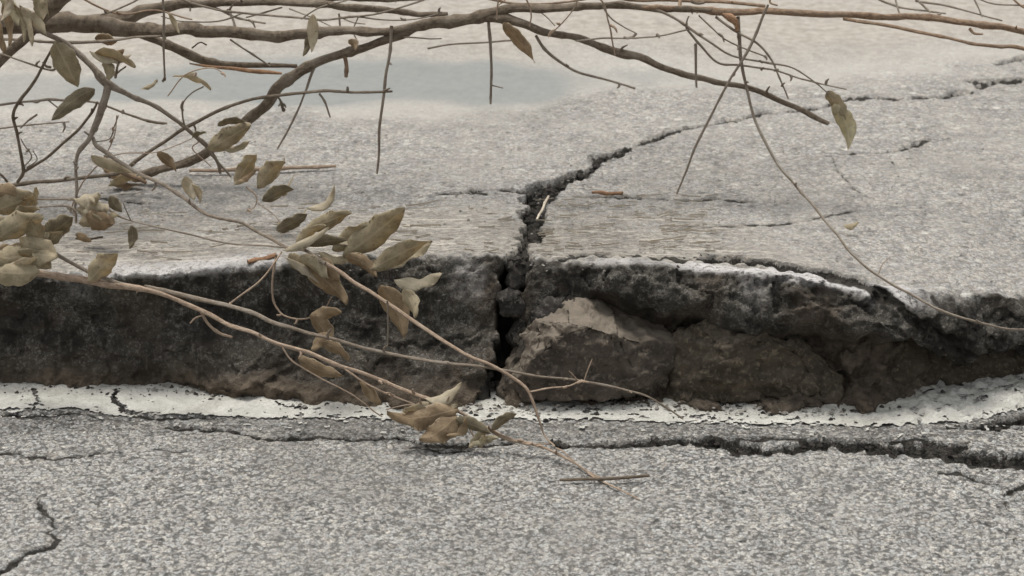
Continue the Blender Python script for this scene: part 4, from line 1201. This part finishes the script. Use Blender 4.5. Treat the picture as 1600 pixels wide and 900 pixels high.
branch('dry_twig', 'thin dark twig bent into a V beside the leafy bough', 'twig', [
    ('stem', M_BARK, [(85, 70, 3.64, 3), (60, 118, 3.63, 3.2), (36, 150, 3.63, 3.4), (22, 180, 3.63, 3.4), (25, 205, 3.64, 3.4), (32, 240, 3.65, 3.6), (38, 266, 3.67, 3.6), (28, 284, 3.69, 3.4)]),
    ('side_branch', M_BARK, [(38, 268, 3.67, 3.2), (80, 241, 3.66, 3.2), (115, 211, 3.65, 3), (140, 181, 3.64, 2.6), (153, 160, 3.63, 2.4)]),
    ('twig', M_TWIG, with_y([(-40, 75), (0, 85), (40, 98), (80, 108), (84, 85)], 3.66, 3.63, 1.6, 2.4)),
    ('twig', M_BARK, with_y([(-20, 262), (0, 272), (14, 288)], 3.68, 3.69, 3, 2)),
])
branch('dry_twig', 'fine straight twig with small buds crossing the leafy bough', 'twig', [
    ('stem', M_TWIG, [(-200, 175, 3.70, 2.6), (0, 162, 3.66, 2.6), (50, 158, 3.66, 2.6), (75, 155, 3.66, 3.2), (110, 156, 3.65, 2.4), (150, 159, 3.65, 2.2), (200, 176, 3.66, 2.6), (230, 188, 3.67, 2.6), (260, 193, 3.68, 2.2)]),
    ('twig', M_TWIG, with_y([(76, 157), (90, 168), (98, 172)], 3.66, 3.66, 1.5, 1.2)),
    ('bud', M_BARK, with_y([(230, 189), (245, 192), (258, 193)], 3.67, 3.68, 3, 2)),
])
branch('dry_twig', 'very fine short twig with a bent shoot below the straight budded twig', 'twig', [
    ('stem', M_TWIG, [(-120, 204, 3.74, 1.6), (0, 198, 3.72, 1.8), (30, 196, 3.71, 1.8), (65, 194, 3.71, 1.5), (110, 190, 3.71, 1.2)]),
    ('twig', M_TWIG, with_y([(32, 200), (44, 188), (57, 179)], 3.71, 3.70, 1.5, 2.4)),
])
branch('dry_twig', 'thin upright twig with a bud tip passing before the thick limb', 'twig', [
    ('stem', M_TWIG, [(255, -60, 3.66, 2.2), (256, 10, 3.66, 2.4), (258, 60, 3.66, 2.4), (258, 126, 3.66, 2.2)]),
    ('bud', M_BARK, with_y([(258, 122), (254, 128)], 3.66, 3.66, 3, 2.4)),
])
branch('dry_twig', 'long thin arching twig reaching from reddish stem down to the dark slab', 'twig', [
    ('stem', M_TWIG, [(1153, 26, 3.72, 3.8), (1155, 60, 3.71, 3.8), (1158, 95, 3.70, 3.6), (1165, 130, 3.69, 3.4), (1176, 172, 3.67, 3.2), (1195, 220, 3.63, 3), (1225, 270, 3.58, 2.8), (1270, 322, 3.48, 2.6), (1312, 374, 3.39, 2.6), (1360, 421, 3.295, 2.6), (1420, 461, 3.20, 2.6), (1490, 492, 3.14, 2.6), (1555, 511, 3.11, 2.4), (1610, 514, 3.09, 2.4), (1700, 520, 3.05, 2), (1850, 560, 3.03, 1.5)]),
    ('twig', M_TAN, with_y([(1372, 430), (1380, 412), (1392, 402)], 3.278, 3.29, 1.2, .8)),
])
branch('dry_twig', 'straight slanting twig crossing the long arching twig', 'twig', [
    ('stem', M_TWIG, [(1200, 8, 3.70, 2.6), (1190, 28, 3.70, 2.8), (1168, 82, 3.69, 3), (1135, 135, 3.68, 2.8), (1105, 190, 3.68, 2.6), (1080, 245, 3.68, 2.4), (1057, 304, 3.68, 2)]),
])
branch('leafy_branch', 'spray of wiry twigs ending in a hanging yellowish leaf', 'branch', [
    ('stem', M_TWIG, [(1020, 14, 3.73, 3), (1045, 25, 3.72, 2.8), (1072, 42, 3.71, 2.8), (1110, 68, 3.70, 2.5), (1145, 88, 3.70, 2.2), (1200, 98, 3.69, 2), (1240, 108, 3.69, 1.8), (1292, 145, 3.68, 1.6)]),
    ('side_branch', M_TWIG, with_y([(1072, 44), (1095, 72), (1122, 99), (1160, 103), (1210, 112), (1262, 124), (1322, 139)], 3.71, 3.68, 2.8, 1.6)),
    ('side_branch', M_TWIG, with_y([(1118, 26), (1150, 50), (1185, 72), (1204, 96), (1215, 120), (1232, 155)], 3.71, 3.67, 2.8, 1.8)),
    ('side_branch', M_TWIG, with_y([(1092, 24), (1112, 44), (1130, 60), (1160, 74), (1195, 88)], 3.71, 3.69, 2, 1.4)),
    ('twig', M_TWIG, with_y([(1087, 68), (1088, 100), (1088, 138)], 3.70, 3.69, 3, 2.4)),
    ('twig', M_TWIG, with_y([(1072, 44), (1074, 32), (1077, 26)], 3.71, 3.70, 1.8, 1.4)),
], [((1292, 143), (1322, 186), 3.68, -.01, 24, 25, .35, .06, 20, 'o'),
    ((1304, 162), (1326, 234), 3.67, -.01, 30, 12, .3, .06, 20, 'y')])
branch('dry_twig', 'tangle of fine bare shoots behind the reddish stem', 'twig', [
    ('stem', M_TWIG, with_y([(1340, -30), (1370, -2), (1400, 8), (1440, 17), (1477, 22)], 3.95, 3.9, 2.6, 1.8)),
    ('side_branch', M_TWIG, with_y([(1420, -10), (1440, 6), (1455, 20)], 3.93, 3.9, 3, 2)),
    ('side_branch', M_TWIG, with_y([(1430, 2), (1480, 9), (1525, 20), (1566, 31)], 3.93, 3.9, 2.2, 1.8)),
    ('twig', M_TWIG, with_y([(1518, -10), (1528, 10), (1535, 26)], 3.93, 3.9, 2, 1.8)),
    ('twig', M_TWIG, with_y([(1398, -8), (1402, 10), (1405, 22)], 3.93, 3.9, 2, 1.8)),
    ('twig', M_TWIG, with_y([(1520, -6), (1550, 5), (1600, 8), (1680, 12)], 3.93, 3.9, 1.6, 1.6)),
    ('twig', M_RED, with_y([(1570, -20), (1585, 0), (1605, 14)], 3.93, 3.9, 2, 2)),
    ('twig', M_TWIG, with_y([(1530, 36), (1560, 40), (1580, 42)], 3.9, 3.88, 1.6, 1.4)),
])
branch('dry_twig', 'pair of faint pale shoots hanging before the forked limb', 'twig', [
    ('stem', M_TAN, with_y([(785, -40), (777, 0), (776, 30)], 3.60, 3.62, 2, 1.6)),
    ('side_branch', M_TAN, with_y([(785, -40), (815, -10), (826, 14), (826, 40)], 3.60, 3.62, 2, 1.6)),
    ('side_branch', M_TAN, with_y([(815, -10), (900, -5), (880, 30), (862, 52), (856, 58)], 3.60, 3.66, 1.5, 1.4)),
    ('side_branch', M_TAN, with_y([(900, -12), (938, 0), (952, 30), (958, 60), (960, 88)], 3.60, 3.66, 2, 1.5)),
])
branch('fallen_branch', 'slender brown stem lying close above the reddish stem', 'branch', [
    ('stem', M_RED, with_y([(880, -14), (960, -4), (1040, 0), (1120, 3), (1195, 8)], 3.84, 3.82, 5, 3.5)),
    ('twig', M_RED, with_y([(1062, 0), (1062, 12)], 3.83, 3.8, 4, 4)),
    ('twig', M_RED, with_y([(1205, -12), (1203, 4), (1214, 9)], 3.8, 3.78, 2.4, 2)),
    ('twig', M_BARK, with_y([(1080, 2), (1090, 5), (1100, 4)], 3.82, 3.82, 4, 3)),
])

branch('dry_twig', 'criss-crossing bundle of thin brown twigs along the dark branch behind', 'twig', [
    ('stem', M_TWIG, with_y([(230, -25), (300, 4), (380, 20), (470, 30), (560, 26), (640, 8), (720, -20)], 3.82, 3.80, 2.6, 2)),
    ('twig', M_TWIG, with_y([(380, 20), (340, 34), (290, 36), (250, 26)], 3.81, 3.80, 1.8, 1.2)),
    ('twig', M_TWIG, with_y([(470, 30), (500, 12), (540, 0), (580, -14)], 3.81, 3.80, 1.8, 1.4)),
    ('twig', M_TWIG, with_y([(560, 26), (600, 32), (650, 30), (690, 18)], 3.81, 3.80, 1.8, 1.2)),
    ('twig', M_RED, with_y([(100, -20), (150, 10), (190, 22), (240, 18), (300, 30)], 3.82, 3.80, 2.4, 1.6)),
    ('twig', M_TWIG, with_y([(20, -20), (90, 22), (150, 24), (200, 8), (240, -14)], 3.80, 3.79, 2.4, 1.8)),
    ('twig', M_TWIG, with_y([(560, 26), (552, 48), (560, 66)], 3.80, 3.78, 1.8, 1.2)),
    ('twig', M_RED, with_y([(720, -20), (760, -4), (820, 6), (880, 4), (960, -12)], 3.80, 3.80, 2.6, 2)),
    ('twig', M_TWIG, with_y([(820, 6), (850, 22), (866, 40)], 3.80, 3.78, 1.6, 1)),
])
branch('dry_twig', 'loose snarl of pale hair thin shoots around the leafy bough', 'twig', [
    ('stem', M_TAN, with_y([(110, 330), (128, 285), (160, 248), (176, 215), (182, 180)], 3.60, 3.57, 1.6, 1.2)),
    ('twig', M_TAN, with_y([(150, 250), (200, 240), (250, 236), (300, 218)], 3.59, 3.58, 1.4, 1)),
    ('twig', M_TWIG, with_y([(36, 262), (50, 244), (40, 226), (34, 214)], 3.66, 3.65, 1.4, 1)),
    ('twig', M_TWIG, with_y([(42, 262), (58, 250), (52, 236)], 3.66, 3.65, 1.3, 1)),
    ('twig', M_TAN, with_y([(262, 150), (290, 118), (330, 108), (352, 116)], 3.62, 3.60, 1.6, 1.1)),
    ('twig', M_TWIG, with_y([(270, 255), (300, 246), (322, 232), (344, 208)], 3.64, 3.62, 1.8, 1.2)),
    ('twig', M_TAN, with_y([(310, 222), (300, 232), (312, 246), (330, 262)], 3.64, 3.62, 1.6, 1)),
    ('twig', M_TAN, with_y([(385, 292), (400, 306), (398, 322), (384, 330)], 3.48, 3.46, 1.6, 1)),
    ('twig', M_TWIG, with_y([(404, 318), (420, 330), (434, 344), (440, 368)], 3.42, 3.34, 1.5, 1.2)),
    ('twig', M_TWIG, with_y([(205, 345), (195, 325), (192, 318)], 3.44, 3.43, 1.4, 1)),
])

# --- loose sticks and leaves on the ground
def stick(label, p0, p1, r, mat, zfun, name='stick'):
    _seed[0] += 1
    root_p = None
    P = []
    for k in range(5):
        t = k / 4
        x, y = p0[0] + (p1[0] - p0[0]) * t, p0[1] + (p1[1] - p0[1]) * t
        q = on(x, y, zfun)
        rr = r * mpp(q)
        q[2] += rr * (1.0 + .3 * math.sin(k * 2.1))
        P.append(q)
    o = tube(P, [r * mpp(q) * (1.0 - .1 * abs(k - 2)) for k, q in enumerate(P)], name, mat, None, _seed[0], org=P[0])
    o.location = P[0]
    return tag(o, label, 'stick')

stick('straight pale brown stick lying flat on the pavement behind curled leaves', (296, 270), (524, 263), 3.2, M_TAN, .203)
stick('short dark stick lying across the tip of the tan branch on the road', (874, 752), (1016, 747), 2.8, M_BARK, .003)
stick('small reddish bark sliver lying beside the open crack', (925, 303), (972, 304), 3.0, M_TORN, .203, 'bark_sliver')
stick('pale splinter leaning in the mouth of the open crack', (838, 345), (858, 310), 2.2, M_STRAW, .200, 'wood_splinter')
stick('reddish brown scrap of bark by the white dusted lip', (388, 413), (432, 405), 4, M_TORN, .2, 'bark_scrap')

def ground_leaf(label, spec):
    _seed[0] += 1
    b = at(spec[0][0], spec[0][1], spec[2])
    o = leaf(spec, 'dry_leaf', None, b, _seed[0])
    o.location = b
    return tag(o, label, 'leaf')
g = lambda px, py, z: float(on(px, py, z)[1])
ground_leaf('tiny curled tan leaf lying alone on the open pavement beyond the arching twig', ((1318, 352), (1342, 348), g(1318, 352, .207), .004, 12, -30, .3, .1, 10, 't'))
ground_leaf('small brown leaf flat on the pavement under the wiry dark twig', ((172, 284), (222, 290), g(172, 284, .206), -.004, 16, -50, .2, .06, 10, 'b'))
